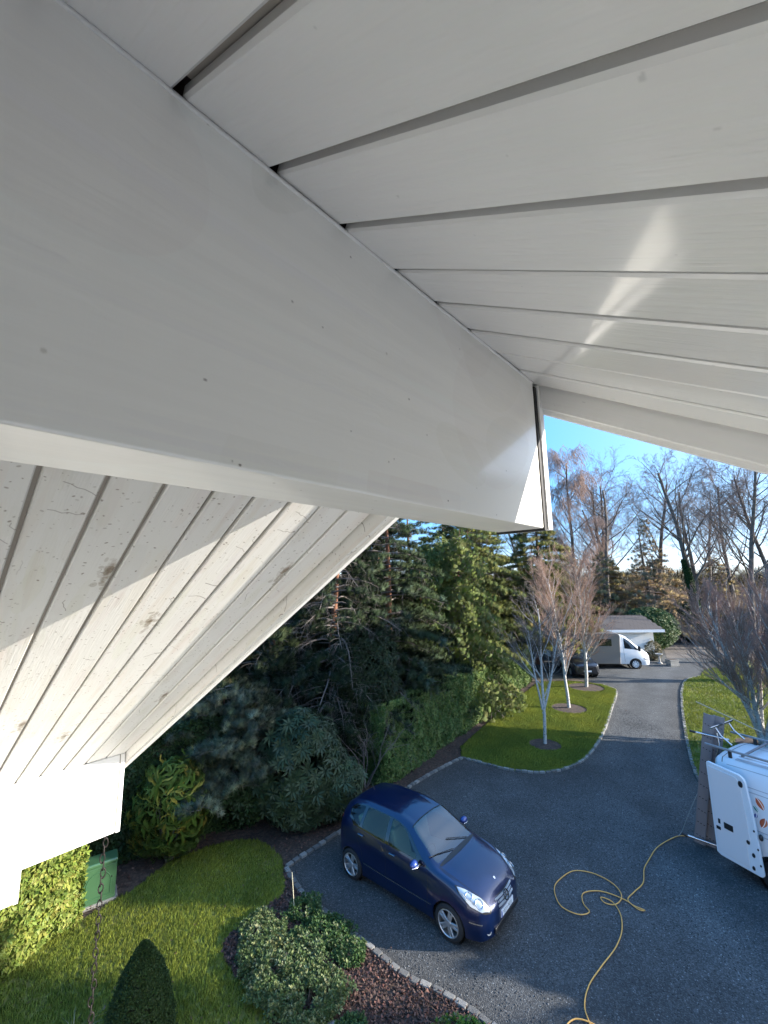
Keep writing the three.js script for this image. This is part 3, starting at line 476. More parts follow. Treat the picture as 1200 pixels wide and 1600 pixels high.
// the blue hatchback
{
  const car = thing('hatchback_car', 'dark blue five-door hatchback parked on the gravel drive beside the flower bed', 'car', [0.66, 0, -10.33], -0.705);
  const S = bodySurface({
    x: [2.06, 2.045, 2.0, 1.86, 1.62, 1.32, 1.08, 0.9, 0.6, 0.27, -0.3, -0.95, -1.42, -1.66, -1.78, -1.815],
    yBot: [0.27, 0.25, 0.23, 0.20, 0.20, 0.20, 0.20, 0.20, 0.20, 0.20, 0.20, 0.20, 0.22, 0.26, 0.32, 0.38],
    wSill: [0.30, 0.46, 0.58, 0.73, 0.81, 0.83, 0.83, 0.83, 0.83, 0.83, 0.83, 0.83, 0.83, 0.77, 0.66, 0.5],
    yMid: [0.42, 0.44, 0.46, 0.50, 0.53, 0.54, 0.54, 0.54, 0.54, 0.55, 0.56, 0.58, 0.60, 0.60, 0.62, 0.62],
    wMid: [0.32, 0.50, 0.63, 0.78, 0.86, 0.88, 0.88, 0.88, 0.88, 0.88, 0.88, 0.88, 0.87, 0.82, 0.71, 0.55],
    yBelt: [0.54, 0.58, 0.63, 0.74, 0.84, 0.92, 0.95, 0.97, 0.99, 1.01, 1.04, 1.08, 1.10, 1.08, 1.00, 0.90],
    wBelt: [0.32, 0.49, 0.60, 0.72, 0.785, 0.81, 0.82, 0.825, 0.83, 0.835, 0.84, 0.835, 0.81, 0.76, 0.66, 0.50],
    yRail: [0.58, 0.63, 0.685, 0.80, 0.90, 0.98, 1.03, 1.10, 1.27, 1.43, 1.515, 1.51, 1.45, 1.34, 1.12, 0.98],
    wRail: [0.28, 0.44, 0.52, 0.585, 0.64, 0.675, 0.69, 0.685, 0.645, 0.605, 0.59, 0.575, 0.555, 0.54, 0.52, 0.42],
    yTop: [0.60, 0.66, 0.725, 0.845, 0.945, 1.025, 1.075, 1.15, 1.335, 1.505, 1.60, 1.585, 1.52, 1.40, 1.17, 1.02],
  });
  const xs = [...range(2.06, 1.9, 10), ...range(1.88, -1.6, 116), ...range(-1.62, -1.815, 10)], vs = range(0, 5, 60);
  const wf = [1.284, 0.31], wr = [-1.284, 0.31];
  const windows = [
    [[0.50, 2.16], [0.53, 2.3], [0.31, 2.6], [0.16, 2.82], [-0.02, 2.92], [-0.21, 2.93], [-0.20, 2.10]],
    [[-0.30, 2.10], [-0.30, 2.93], [-0.8, 2.92], [-0.94, 2.9], [-0.98, 2.12]],
    [[-1.06, 2.14], [-1.03, 2.89], [-1.28, 2.84], [-1.40, 2.66], [-1.36, 2.36], [-1.22, 2.16]],
  ];
  const screen = (x, v) => sdPoly(x, v, [[0.96, 3.14], [0.88, 3.08], [0.35, 3.10], [0.27, 3.3], [0.245, 5.3], [0.99, 5.3], [1.0, 4]]);
  const rearScreen = (x, v) => sdPoly(x, v, [[-1.50, 5.3], [-1.52, 3.3], [-1.69, 3.25], [-1.73, 5.3]]);
  const sideWin = (x, v) => Math.min(...windows.map((w) => sdPoly(x, v, w)));
  const arch = (p) => Math.min(Math.hypot(p.x - wf[0], p.y - wf[1]), Math.hypot(p.x - wr[0], p.y - wr[1])) - 0.345;
  trimmed(S, xs, vs, (x, v, p) => Math.min(sideWin(x, v), screen(x, v), rearScreen(x, v), v < 2 ? arch(p) : 1), 0).build('body', M.blue, car);
  // black window surround, glass, screens
  const surround = [[0.86, 2.10], [0.84, 2.2], [0.36, 2.72], [0.16, 2.92], [-0.05, 2.98], [-1.05, 2.97], [-1.36, 2.88], [-1.46, 2.66], [-1.42, 2.3], [-1.25, 2.05]];
  trimmed(S, range(0.9, -1.5, 130), range(2, 3, 40), (x, v) => Math.min(-sdPoly(x, v, surround), sideWin(x, v)), 0.003).build('window_surround', phys({ color: lin(0.006, 0.006, 0.007), roughness: 0.12, clearcoat: 1 }), car);
  for (const w of windows) trimmed(S, range(0.6, -1.45, 100), range(2, 3, 36), (x, v) => -sdPoly(x, v, w), -0.004).build('side_window', M.glass, car);
  trimmed(S, range(1.02, 0.22, 40), range(3, 5, 40), (x, v) => -screen(x, v), -0.003).build('windscreen', M.wscreen, car);
  trimmed(S, range(-1.45, -1.78, 24), range(3, 5, 30), (x, v) => -rearScreen(x, v), -0.003).build('rear_window', std({ color: lin(0.01, 0.012, 0.014), roughness: 0.06 }), car);
  trimmed(S, range(1.12, 0.9, 16), range(3, 5, 30), (x, v) => -sdPoly(x, v, [[1.0, 3.1], [1.0, 5.3], [1.10, 5.3], [1.085, 4.2], [1.04, 3.2]]), 0.004).build('scuttle', M.black, car);
  // nose: closes the front and carries the grille
  const nose = new MB(), c0 = nose.v(V(2.062, 0.43, 0), V(1, 0, 0)); let pv = -1; for (const s of [1, -1]) for (const v of s > 0 ? vs : vs.slice().reverse()) { const p = S(2.06, v), k = nose.v(V(2.06, p.y, p.z * s), V(1, 0, 0)); if (pv >= 0) nose.i.push(c0, pv, k); pv = k; } nose.build('nose', M.blue, car);
  const tail = new MB(), t0 = tail.v(V(-1.816, 0.7, 0), V(-1, 0, 0)); pv = -1; for (const s of [1, -1]) for (const v of s > 0 ? vs : vs.slice().reverse()) { const p = S(-1.815, v), k = tail.v(V(-1.815, p.y, p.z * s), V(-1, 0, 0)); if (pv >= 0) tail.i.push(t0, k, pv); pv = k; } tail.build('tailgate', M.blue, car);
  // lamps
  const head = [[2.005, 2.32], [1.985, 2.95], [1.84, 3.02], [1.58, 2.72], [1.44, 2.30], [1.52, 1.98], [1.74, 1.72], [1.92, 1.80]];
  for (const s of [1, -1]) {
    const h = trimmed(S, range(2.02, 1.4, 40), range(1.5, 3.2, 40), (x, v) => -sdPoly(x, v, head), 0.006, [s]).build('headlight', M.lens, car);
    trimmed(S, range(2.02, 1.4, 40), range(1.5, 3.2, 40), (x, v) => 0.045 - Math.abs(sdPoly(x, v, head) + 0.0), 0.0035, [s]).build('seal', M.black, h);
    for (const [x, v, r] of [[1.86, 2.35, 0.075], [1.68, 2.35, 0.06]]) { const p = S(x, v), n = normalAt(S, x, v); const l = mesh('lamp_bowl', new THREE.TorusGeometry(r, 0.008, 8, 28), M.chrome, h); l.position.set(p.x, p.y, p.z * s).addScaledVector(V(n.x, n.y, n.z * s), 0.008); l.quaternion.setFromUnitVectors(V(0, 0, 1), V(n.x, n.y, n.z * s)); }
    trimmed(S, range(-1.5, -1.81, 24), range(1.9, 3, 24), (x, v) => -sdPoly(x, v, [[-1.66, 2.1], [-1.7, 2.7], [-1.8, 2.75], [-1.81, 2.1]]), 0.005, [s]).build('tail_lamp', M.redLamp, car);
  }
  // grille: dark panel and three bright slats with the round star badge
  const gp = (y, z) => { let v = 4; const t = clamp((y - 0.6) / 0.15); return V(lerp(2.066, 1.995, t) - 0.30 * z * z, y, z); };
  const gr = mesh('grille', (() => { const mb = new MB(); const zs = range(-0.36, 0.36, 16), ys = range(0.585, 0.745, 4); zs.forEach((z, i) => ys.forEach((y, j) => { mb.v(gp(y, z * lerp(0.84, 1, j / 4)).add(V(0.004, 0, 0)), V(0.9, 0.43, 0), 0, 0); if (i && j) { const a = (i - 1) * 5 + j - 1; mb.i.push(a, a + 1, a + 5, a + 5, a + 1, a + 6); } })); return mb.geometry(); })(), std({ color: lin(0.02, 0.02, 0.022), roughness: 0.5, side: THREE.DoubleSide }), car);
  for (let k = 0; k < 3; k++) { const mb = new MB(); for (let i = 0; i < 16; i++) { const z0 = lerp(-0.34, 0.34, i / 16) * (0.86 + 0.06 * k), z1 = lerp(-0.34, 0.34, (i + 1) / 16) * (0.86 + 0.06 * k); const y = 0.613 + 0.05 * k, a = gp(y, (z0 + z1) / 2); mb.box(0.02, 0.032, z1 - z0 + 0.002, a.x + 0.012, a.y, a.z, 0, Math.atan2(0.6 * (z0 + z1) / 2, 1), 0.42); } mb.build('slat', std({ color: lin(0.62, 0.66, 0.7), metalness: 0.7, roughness: 0.28 }), gr); }
  const bd = new MB(); bd.geo(new THREE.TorusGeometry(0.078, 0.011, 8, 30)); for (let k = 0; k < 3; k++) { const a = Math.PI / 2 + k * 2.0944, g = new THREE.ConeGeometry(0.016, 0.075, 4); g.translate(0, 0.037, 0); bd.geo(g, M4([0, 0, 0], [0, 0, a - Math.PI / 2])); } bd.geo(new THREE.SphereGeometry(0.014, 8, 6));
  const badge = bd.build('badge', std({ color: lin(0.08, 0.085, 0.09), metalness: 0.9, roughness: 0.2 }), gr); badge.position.copy(gp(0.665, 0)).add(V(0.034, 0.006, 0)); badge.rotation.set(0, Math.PI / 2, 0); badge.rotateX(-0.42);
  const b2 = mesh('bonnet_badge', new THREE.CylinderGeometry(0.024, 0.024, 0.006, 18), M.chrome, car), bp = S(1.83, 5); b2.position.set(bp.x, bp.y + 0.003, 0); b2.rotation.z = -0.6;
  const plate = mesh('number_plate', boxUV(0.014, 0.112, 0.52), M.white, car); plate.position.set(2.072, 0.475, 0); { const f = mesh('lettering', new THREE.PlaneGeometry(0.515, 0.108), textPlate('YE11 YCU', 0.515, 0.108, '#eceef0', '#101014', 'bold 84px sans-serif'), plate); f.rotation.y = Math.PI / 2; f.position.x = 0.0085; }
  const air = mesh('air_intake', new RoundedBoxGeometry(0.03, 0.09, 1.0, 2, 0.012), M.black, car); air.position.set(2.058, 0.325, 0);
  for (const s of [1, -1]) {
    const fg = new MB(); fg.geo(new THREE.CylinderGeometry(0.045, 0.045, 0.03, 20).rotateZ(Math.PI / 2), M4([1.985, 0.335, 0.60 * s], [0, -0.55 * s, 0])); const fl = fg.build('fog_lamp', M.lens, car);
    const pocket = mesh('bezel', new RoundedBoxGeometry(0.02, 0.12, 0.24, 2, 0.008), M.black, fl); pocket.position.set(1.972, 0.335, 0.585 * s); pocket.rotation.y = -0.55 * s;
    const m = new MB(); m.geo(new THREE.SphereGeometry(1, 20, 14), M4([0.60, 1.085, 0.985 * s], [0, 0.15 * s, 0], [0.075, 0.07, 0.105])); const mi = m.build('mirror', phys({ color: lin(0.02, 0.045, 0.2), metalness: 0.35, roughness: 0.3, clearcoat: 1, clearcoatRoughness: 0.05 }), car);
    const mm = new MB(); mm.box(0.10, 0.045, 0.14, 0.61, 1.03, 0.90 * s, 0, 0, 0, 0.015); mm.build('stalk', M.black, mi); const mk = new MB(); mk.tube([V(0.655, 1.05, 0.90 * s), V(0.68, 1.05, 0.985 * s), V(0.63, 1.055, 1.085 * s)], 0.012, 6, true); mk.build('strip', M.chrome, mi);
  }
  for (const sd of [1, -1]) {
    seam(S, [[1.93, 1.02], [1.86, 1.0], [1.72, 0.97]], 0.022, 0.005, [sd]).build('bumper_strip', M.chrome, car);
  seam(S, [[0.92, 0.82], [0.2, 0.80], [-0.88, 0.80]], 0.022, 0.006, [sd]).build('side_strip', M.chrome, car);
  seam(S, [[1.36, 2.86], [1.0, 2.99]], 0.01, 0.002, [sd]).build('wing_seam', M.black, car);
  seam(S, [[2.0, 3.1], [1.8, 3.06], [1.4, 3.06], [1.04, 3.1]], 0.009, 0.002, [sd]).build('bonnet_seam', M.black, car);
  for (const p of [[[0.80, 2.0], [0.84, 1.4], [0.80, 0.5]], [[-0.25, 2.05], [-0.24, 1.3], [-0.22, 0.5]], [[-1.13, 2.08], [-1.1, 1.7], [-0.95, 1.25], [-0.9, 0.5]]]) seam(S, p, 0.008, 0.002, [sd]).build('door_seam', M.black, car);
  }
  seam(S, [[0.28, 3.15], [0.255, 4], [0.25, 5]], 0.02, 0.003).build('roof_front_seam', M.black, car);
  for (const s of [1, -1]) for (const x of [-0.06, -0.98]) { const p = S(x, 1.86), h = mesh('door_handle', new RoundedBoxGeometry(0.17, 0.028, 0.03, 3, 0.012), M.blue, car); h.position.set(p.x, p.y, (p.z + 0.014) * s); const ck = mesh('handle_trim', new RoundedBoxGeometry(0.15, 0.008, 0.01, 2, 0.003), M.chrome, h); ck.position.set(0, 0.002, 0.016 * s); }
  for (const [z0, l] of [[0.12, 0.62], [-0.42, 0.5]]) { const mb = new MB(), pts = range(0, 1, 8).map((t) => { const z = z0 + l * t, x = 1.0 - 0.20 * t, v = 5 - 2 * clamp(Math.abs(z) / 0.66), p = S(x, v); return V(p.x, p.y + 0.022, z); }); mb.tube(pts, 0.009, 6, true); mb.build('wiper', M.black, car); }
  // cabin
  const cab = mesh('interior', (() => { const mb = new MB(); mb.box(2.6, 0.05, 1.5, -0.35, 0.42, 0); mb.box(0.5, 0.42, 1.45, 0.92, 0.76, 0, 0, 0, -0.12, 0.05); mb.box(0.1, 0.5, 1.4, -1.45, 0.75, 0); return mb.geometry(); })(), std({ color: lin(0.05, 0.052, 0.055), roughness: 0.85 }), car);
  for (const z of [0.37, -0.37]) { const mb = new MB(); mb.box(0.5, 0.16, 0.5, 0.10, 0.62, z, 0, 0, 0.08, 0.06); mb.box(0.15, 0.66, 0.5, -0.22, 0.92, z, 0, 0, 0.24, 0.06); mb.box(0.10, 0.2, 0.27, -0.33, 1.30, z, 0, 0, 0.2, 0.05); mb.build('front_seat', M.seat, cab); }
  { const mb = new MB(); mb.box(0.5, 0.16, 1.3, -0.85, 0.66, 0, 0, 0, 0.06, 0.06); mb.box(0.15, 0.6, 1.3, -1.15, 0.95, 0, 0, 0, 0.25, 0.06); mb.build('rear_seat', M.seat, cab); }
  { const mb = new MB(); mb.geo(new THREE.TorusGeometry(0.18, 0.015, 8, 28), M4([0.58, 0.98, 0.37], [0, Math.PI / 2, 0])); mb.build('steering_wheel', M.black, cab); }
  const spots = [[wf[0], 0.305, 0.775], [wr[0], 0.305, 0.775], [wf[0], 0.305, -0.775], [wr[0], 0.305, -0.775]];
  addWheels(car, wheelParts(0.305, 0.222, 0.2, 5, true), spots, M.alloy); archLiner(car, spots, 0.35, 0.3);
  { const mb = new MB(); mb.box(3.5, 0.1, 1.36, 0.1, 0.24, 0); mb.build('underbody', M.black, car); }
  { const mb = new MB(), p = S(-1.32, 5); mb.tube([V(p.x, p.y, 0), V(p.x - 0.1, p.y + 0.14, 0)], [0.008, 0.003], 6, true); mb.build('aerial', M.black, car); }
}

// the white van at the right edge of the drive
{
  const van = thing('work_van', 'white high-roof work van with roof rails and printed leaf logo, at the right edge', 'van', [7.62, 0, -10.55], -1.047);
  van.position.x += 0.97 * 0.866; van.position.z -= 0.97 * 0.5;
  const k6 = (a) => a.slice();
  const S = bodySurface({ crown: 0.75,
    x: [5.55, 5.5, 5.3, 4.9, 4.5, 4.2, 3.7, 3.3, 2, 0.4, 0.06, 0.0],
    yBot: [0.35, 0.33, 0.32, 0.32, 0.34, 0.34, 0.34, 0.34, 0.36, 0.40, 0.44, 0.5], wSill: [0.5, 0.66, 0.8, 0.88, 0.9, 0.9, 0.9, 0.9, 0.92, 0.92, 0.91, 0.88],
    yMid: [0.55, 0.55, 0.6, 0.7, 0.8, 0.85, 0.9, 0.9, 0.95, 0.95, 0.95, 0.95], wMid: [0.55, 0.72, 0.86, 0.95, 0.97, 0.97, 0.97, 0.97, 0.97, 0.97, 0.955, 0.92],
    yBelt: [0.7, 0.8, 0.95, 1.12, 1.22, 1.3, 1.45, 1.6, 1.7, 1.7, 1.7, 1.7], wBelt: [0.52, 0.68, 0.8, 0.88, 0.9, 0.91, 0.92, 0.93, 0.93, 0.93, 0.92, 0.88],
    yRail: [0.75, 0.86, 1.04, 1.22, 1.5, 1.85, 2.2, 2.32, 2.36, 2.35, 2.32, 2.27], wRail: [0.45, 0.6, 0.7, 0.76, 0.77, 0.77, 0.79, 0.80, 0.80, 0.80, 0.79, 0.75],
    yTop: [0.78, 0.9, 1.1, 1.3, 1.6, 1.95, 2.35, 2.47, 2.5, 2.48, 2.45, 2.38] });
  const wy = 0.345, wx = [1.0, 4.55];
  trimmed(S, [...range(5.55, 5.2, 8), ...range(5.1, 0.1, 60), ...range(0.06, 0, 4)], range(0, 5, 50), (x, v, p) => (v < 1.6 ? Math.min(...wx.map((w) => Math.hypot(p.x - w, p.y - wy))) - 0.42 : 1), 0).build('body', M.vanWhite, van);
  { const mb = new MB(), c = mb.v(V(0, 1.3, 0), V(-1, 0, 0)); let pv = -1; for (const s of [1, -1]) for (const v of s > 0 ? range(0, 5, 40) : range(5, 0, 40)) { const p = S(0, v), k = mb.v(V(0.03, p.y, p.z * s), V(-1, 0, 0)); if (pv >= 0) mb.i.push(c, k, pv); pv = k; } mb.build('load_bay', M.black, van); }
  for (const [a, b] of [[[0.25, 2.92], [5.0, 2.92]], [[0.2, 2.40], [3.4, 2.36]], [[0.2, 1.32], [4.0, 1.30]], [[0.2, 2.28], [3.4, 2.24]], [[0.2, 1.2], [4.0, 1.18]]]) seam(S, [a, b], 0.014, 0.002, [1, -1], 30).build('swage_line', std({ color: lin(0.32, 0.33, 0.35), roughness: 0.5 }), van);
  seam(S, [[0.16, 2.99], [0.16, 4], [0.16, 5]], 0.02, 0.002).build('roof_seam', M.stoneDark, van);
  for (let k = 0; k < 4; k++) { const mb = seam(S, [[0.4, 3.5 + 0.34 * k], [3.2, 3.5 + 0.34 * k]], 0.05, 0.006, [1, -1], 20); mb.build('roof_rib', std({ color: lin(0.45, 0.42, 0.42), roughness: 0.6 }), van); }
  // print on the flank: leaf shapes and the first letters of the lettering
  const cv = document.createElement('canvas'); cv.width = 1024; cv.height = 512; const c = cv.getContext('2d'); c.clearRect(0, 0, 1024, 512);
  const leafMark = (x, y, w, h, rot, a, b) => { c.save(); c.translate(x, y); c.rotate(rot); const g = c.createLinearGradient(-w, 0, w, 0); g.addColorStop(0, a); g.addColorStop(1, b); c.fillStyle = g; c.beginPath(); c.moveTo(0, -h); c.quadraticCurveTo(w * 1.5, -h * 0.1, 0, h); c.quadraticCurveTo(-w * 1.5, 0.1 * h, 0, -h); c.fill(); c.strokeStyle = '#f2efe9'; c.lineWidth = 9; c.beginPath(); c.moveTo(0, -h); c.quadraticCurveTo(w * 0.5, 0, 0, h); c.stroke(); c.restore(); };
  leafMark(150, 110, 58, 100, -0.5, '#9c3a22', '#d8854f'); leafMark(170, 385, 62, 86, 0.35, '#8f3d28', '#cf7a4a'); leafMark(92, 210, 30, 56, -0.6, '#1f6f6a', '#3aa08f'); leafMark(80, 320, 30, 44, 0.2, '#1d2d78', '#3346a0'); leafMark(300, 400, 40, 56, 1.0, '#2f8a3c', '#6db94f'); leafMark(300, 160, 40, 50, 1.3, '#7f7fb4', '#b0b0d8');
  c.fillStyle = '#3c3560'; c.font = '130px serif'; c.textAlign = 'left'; c.fillText('In', 262, 320);
  const logoT = new THREE.CanvasTexture(cv); logoT.colorSpace = THREE.SRGBColorSpace;
  { const mb = new MB(), X0 = 1.28, n = 10; for (let i = 0; i <= n; i++) for (let j = 0; j <= n; j++) { const x = lerp(0.62, 2.02, i / n), v = lerp(1.36, 2.24, j / n), p = S(x, v), q = normalAt(S, x, v); mb.v(p.addScaledVector(q, 0.004), q, i / n, j / n); if (i && j) { const a = (i - 1) * (n + 1) + j - 1; mb.i.push(a, a + n + 1, a + 1, a + 1, a + n + 1, a + n + 2); } } mb.build('logo', phys({ map: logoT, transparent: true, alphaTest: 0.4, roughness: 0.4, side: THREE.DoubleSide }), van); }
  // roof rails, rollers and bars
  for (const z of [0.70, -0.70]) { const r = mesh('roof_rail', new RoundedBoxGeometry(3.9, 0.045, 0.05, 2, 0.01), std({ color: lin(0.3, 0.3, 0.31), metalness: 0.6, roughness: 0.45 }), van); r.position.set(1.75, 2.60, z); for (const x of [0.3, 1.3, 2.3, 3.4]) { const f = mesh('rail_foot', new RoundedBoxGeometry(0.07, 0.16, 0.05, 2, 0.012), M.black, r); f.position.set(x - 1.75, -0.085, 0); } }
  for (const x of [0.55, 1.75, 2.9]) { const b = mesh('cross_bar', new RoundedBoxGeometry(0.05, 0.035, 1.5, 2, 0.01), M.ladder, van); b.position.set(x, 2.565, 0); }
  { const mb = new MB(); mb.tube([V(-0.1, 2.92, -0.62), V(-0.1, 2.94, 0.55)], 0.028, 10, true); for (const z of [-0.4, 0.3]) mb.tube([V(0.2, 2.6, z), V(0.0, 2.75, z), V(-0.1, 2.92, z)], 0.02, 8, true); mb.build('rear_roller', M.chrome, van); }
  // the rear door swung right round along the flank, its inside facing out
  const door = new THREE.Group(); door.name = 'rear_door'; van.add(door); tag(door, 'white rear door swung open along the side, inner panel showing'); door.position.set(-0.02, 0, 1.06); door.rotation.y = -0.13;
  const sh = new THREE.Shape(); sh.moveTo(0, 0.46); sh.lineTo(0.07, 0.42); sh.lineTo(0.80, 0.40); sh.quadraticCurveTo(0.85, 0.4, 0.85, 0.46); sh.lineTo(0.80, 1.5); sh.lineTo(0.74, 2.16); sh.quadraticCurveTo(0.72, 2.27, 0.62, 2.29); sh.lineTo(0.03, 2.34); sh.quadraticCurveTo(0, 2.34, 0, 2.3); 
  const panel = mesh('door_panel', new THREE.ExtrudeGeometry(sh, { depth: 0.045, bevelEnabled: true, bevelSize: 0.012, bevelThickness: 0.012, bevelSegments: 2, curveSegments: 8 }), M.vanWhite, door);
  const sh2 = new THREE.Shape([[0.03, 0.50], [0.62, 0.47], [0.62, 1.0], [0.70, 1.02], [0.64, 2.12], [0.58, 2.22], [0.04, 2.26]].map((p) => new THREE.Vector2(...p)));
  const lining = mesh('inner_lining', new THREE.ExtrudeGeometry(sh2, { depth: 0.012, bevelEnabled: true, bevelSize: 0.006, bevelThickness: 0.005, bevelSegments: 1 }), phys({ color: lin(0.62, 0.60, 0.60), roughness: 0.6, bumpMap: mulchMap, bumpScale: 0.001 }), door); lining.position.z = 0.058;
  for (const [x, y, w, h] of [[0.31, 1.10, 0.18, 0.13], [0.13, 1.14, 0.045, 0.10], [0.10, 0.99, 0.09, 0.07]]) { const b = mesh('handle_recess', new RoundedBoxGeometry(w, h, 0.02, 2, 0.008), M.black, door); b.position.set(x, y, 0.073); b.rotation.z = -0.05; }
  for (const [x, y, r] of [[0.66, 0.98, 0.028], [0.73, 0.76, 0.026], [0.66, 2.12, 0.04], [0.70, 0.50, 0.025], [0.80, 1.26, 0.014], [0.83, 0.92, 0.014], [0.84, 0.62, 0.014]]) { const b = mesh('latch_hole', new THREE.CylinderGeometry(r, r * 1.15, 0.014, 14).rotateX(Math.PI / 2), M.black, door); b.position.set(x, y, 0.07); b.scale.y = 1.5; }
  const stop = mesh('door_stop', new THREE.SphereGeometry(0.055, 14, 10), M.black, door); stop.position.set(0.87, 1.15, -0.02); stop.scale.set(0.7, 1.2, 0.8);
  const spots = [[wx[0], wy, 0.84], [wx[1], wy, 0.84], [wx[0], wy, -0.84], [wx[1], wy, -0.84]]; addWheels(van, wheelParts(0.345, 0.21, 0.21, 5, false), spots, M.stoneDark); archLiner(van, spots, 0.43, 0.4);
  const bump = mesh('rear_bumper', new RoundedBoxGeometry(0.14, 0.16, 1.86, 3, 0.04), M.black, van); bump.position.set(-0.02, 0.42, 0); { const mb = new MB(); mb.box(5, 0.12, 1.5, 2.6, 0.34, 0); mb.build('underbody', M.black, van); }
  // blue strap-like pad on the roof
  const sheetB = thing('folded_sheet', 'bright blue folded sheet lying on the van roof rack', 'tarpaulin'); sheetB.rotation.y = -1.047; sheetB.position.copy(V(1.35, 2.62, -0.25).applyAxisAngle(UP, -1.047).add(van.position)); const fb = mesh('sheet', new RoundedBoxGeometry(0.7, 0.05, 0.34, 3, 0.02), std({ color: lin(0.02, 0.24, 0.62), roughness: 0.6 }), sheetB); fb.rotation.z = 0.05;
  const fb2 = mesh('fold', new RoundedBoxGeometry(0.5, 0.03, 0.3, 3, 0.012), std({ color: lin(0.03, 0.28, 0.68), roughness: 0.6 }), sheetB); fb2.position.set(0.06, 0.045, 0.01);
}
// the ladder: two nested grey channel sections leaning on the van's rear
{
  const foot = V(7.80, 0.04, -11.42), top = V(8.30, 3.12, -11.2);
  const t = thing('ladder', 'grey perforated folding ladder standing upright behind the white van', 'ladder', [foot.x, foot.y, foot.z]);
  const up = top.clone().sub(foot), L = up.length(); up.normalize(); const z = V(-0.62, 0, 0.78).addScaledVector(up, -V(-0.62, 0, 0.78).dot(up)).normalize(), x = up.clone().cross(z); t.quaternion.setFromRotationMatrix(new THREE.Matrix4().makeBasis(x, up, z));
  const hole = std({ color: lin(0.008, 0.008, 0.008), roughness: 0.9 });
  for (const [off, dz, nm] of [[-0.075, 0, 'inner_section'], [0.12, -0.09, 'outer_section']]) {
    const mb = new MB(); mb.box(0.21, L, 0.03, off, L / 2, dz, 0, 0, 0, 0.006); for (const s of [-1, 1]) mb.box(0.03, L, 0.07, off + s * 0.1, L / 2, dz - 0.02, 0, 0, 0, 0.006); mb.box(0.012, L * 0.98, 0.012, off, L / 2, dz + 0.016); const sec = mb.build(nm, M.ladder, t);
    for (let k = 0; k < 10; k++) for (const s of [-0.062, 0.0, 0.062]) { const hgt = 0.2 + k * (L - 0.3) / 9.5 - (s + 0.06) * 0.25; const b = mesh('slot', new RoundedBoxGeometry(0.03, 0.016, 0.006, 1, 0.002), hole, sec); b.position.set(off + s, hgt, dz + 0.018 + (s === 0 ? 0.006 : 0)); b.rotation.z = -0.25; }
  }
  for (const y of [0.1, 2.62]) { const mb = new MB(); mb.tube([V(-0.34, y, 0.10), V(0.34, y + 0.06, 0.06)], 0.022, 10, true); const r = mb.build('stabiliser_bar', M.chrome, t); const cap = mesh('rubber_cap', new THREE.CylinderGeometry(0.03, 0.03, 0.13, 12).rotateZ(Math.PI / 2), M.black, r); cap.position.set(-0.38, y - 0.004, 0.102); }
  { const mb = new MB(); mb.tube([V(0.1, 2.75, 0.05), V(0.16, 2.5, 0.08), V(0.12, 2.2, 0.06)], 0.018, 8, true); mb.build('bracket', M.chrome, t); }
}
// pole lying from ladder top to the tree side
{
  const t = thing('bamboo_pole', 'thin pale pole sticking out above the van roof beside the ladder', 'pole', [8.75, 2.75, -11.9]); const mb = new MB(); mb.tube([V(-0.2, 0.45, -0.2), V(0.9, -0.12, 0.5)], 0.014, 7, true); mb.build('pole', std({ color: lin(0.42, 0.36, 0.26), roughness: 0.7 }), t);
}
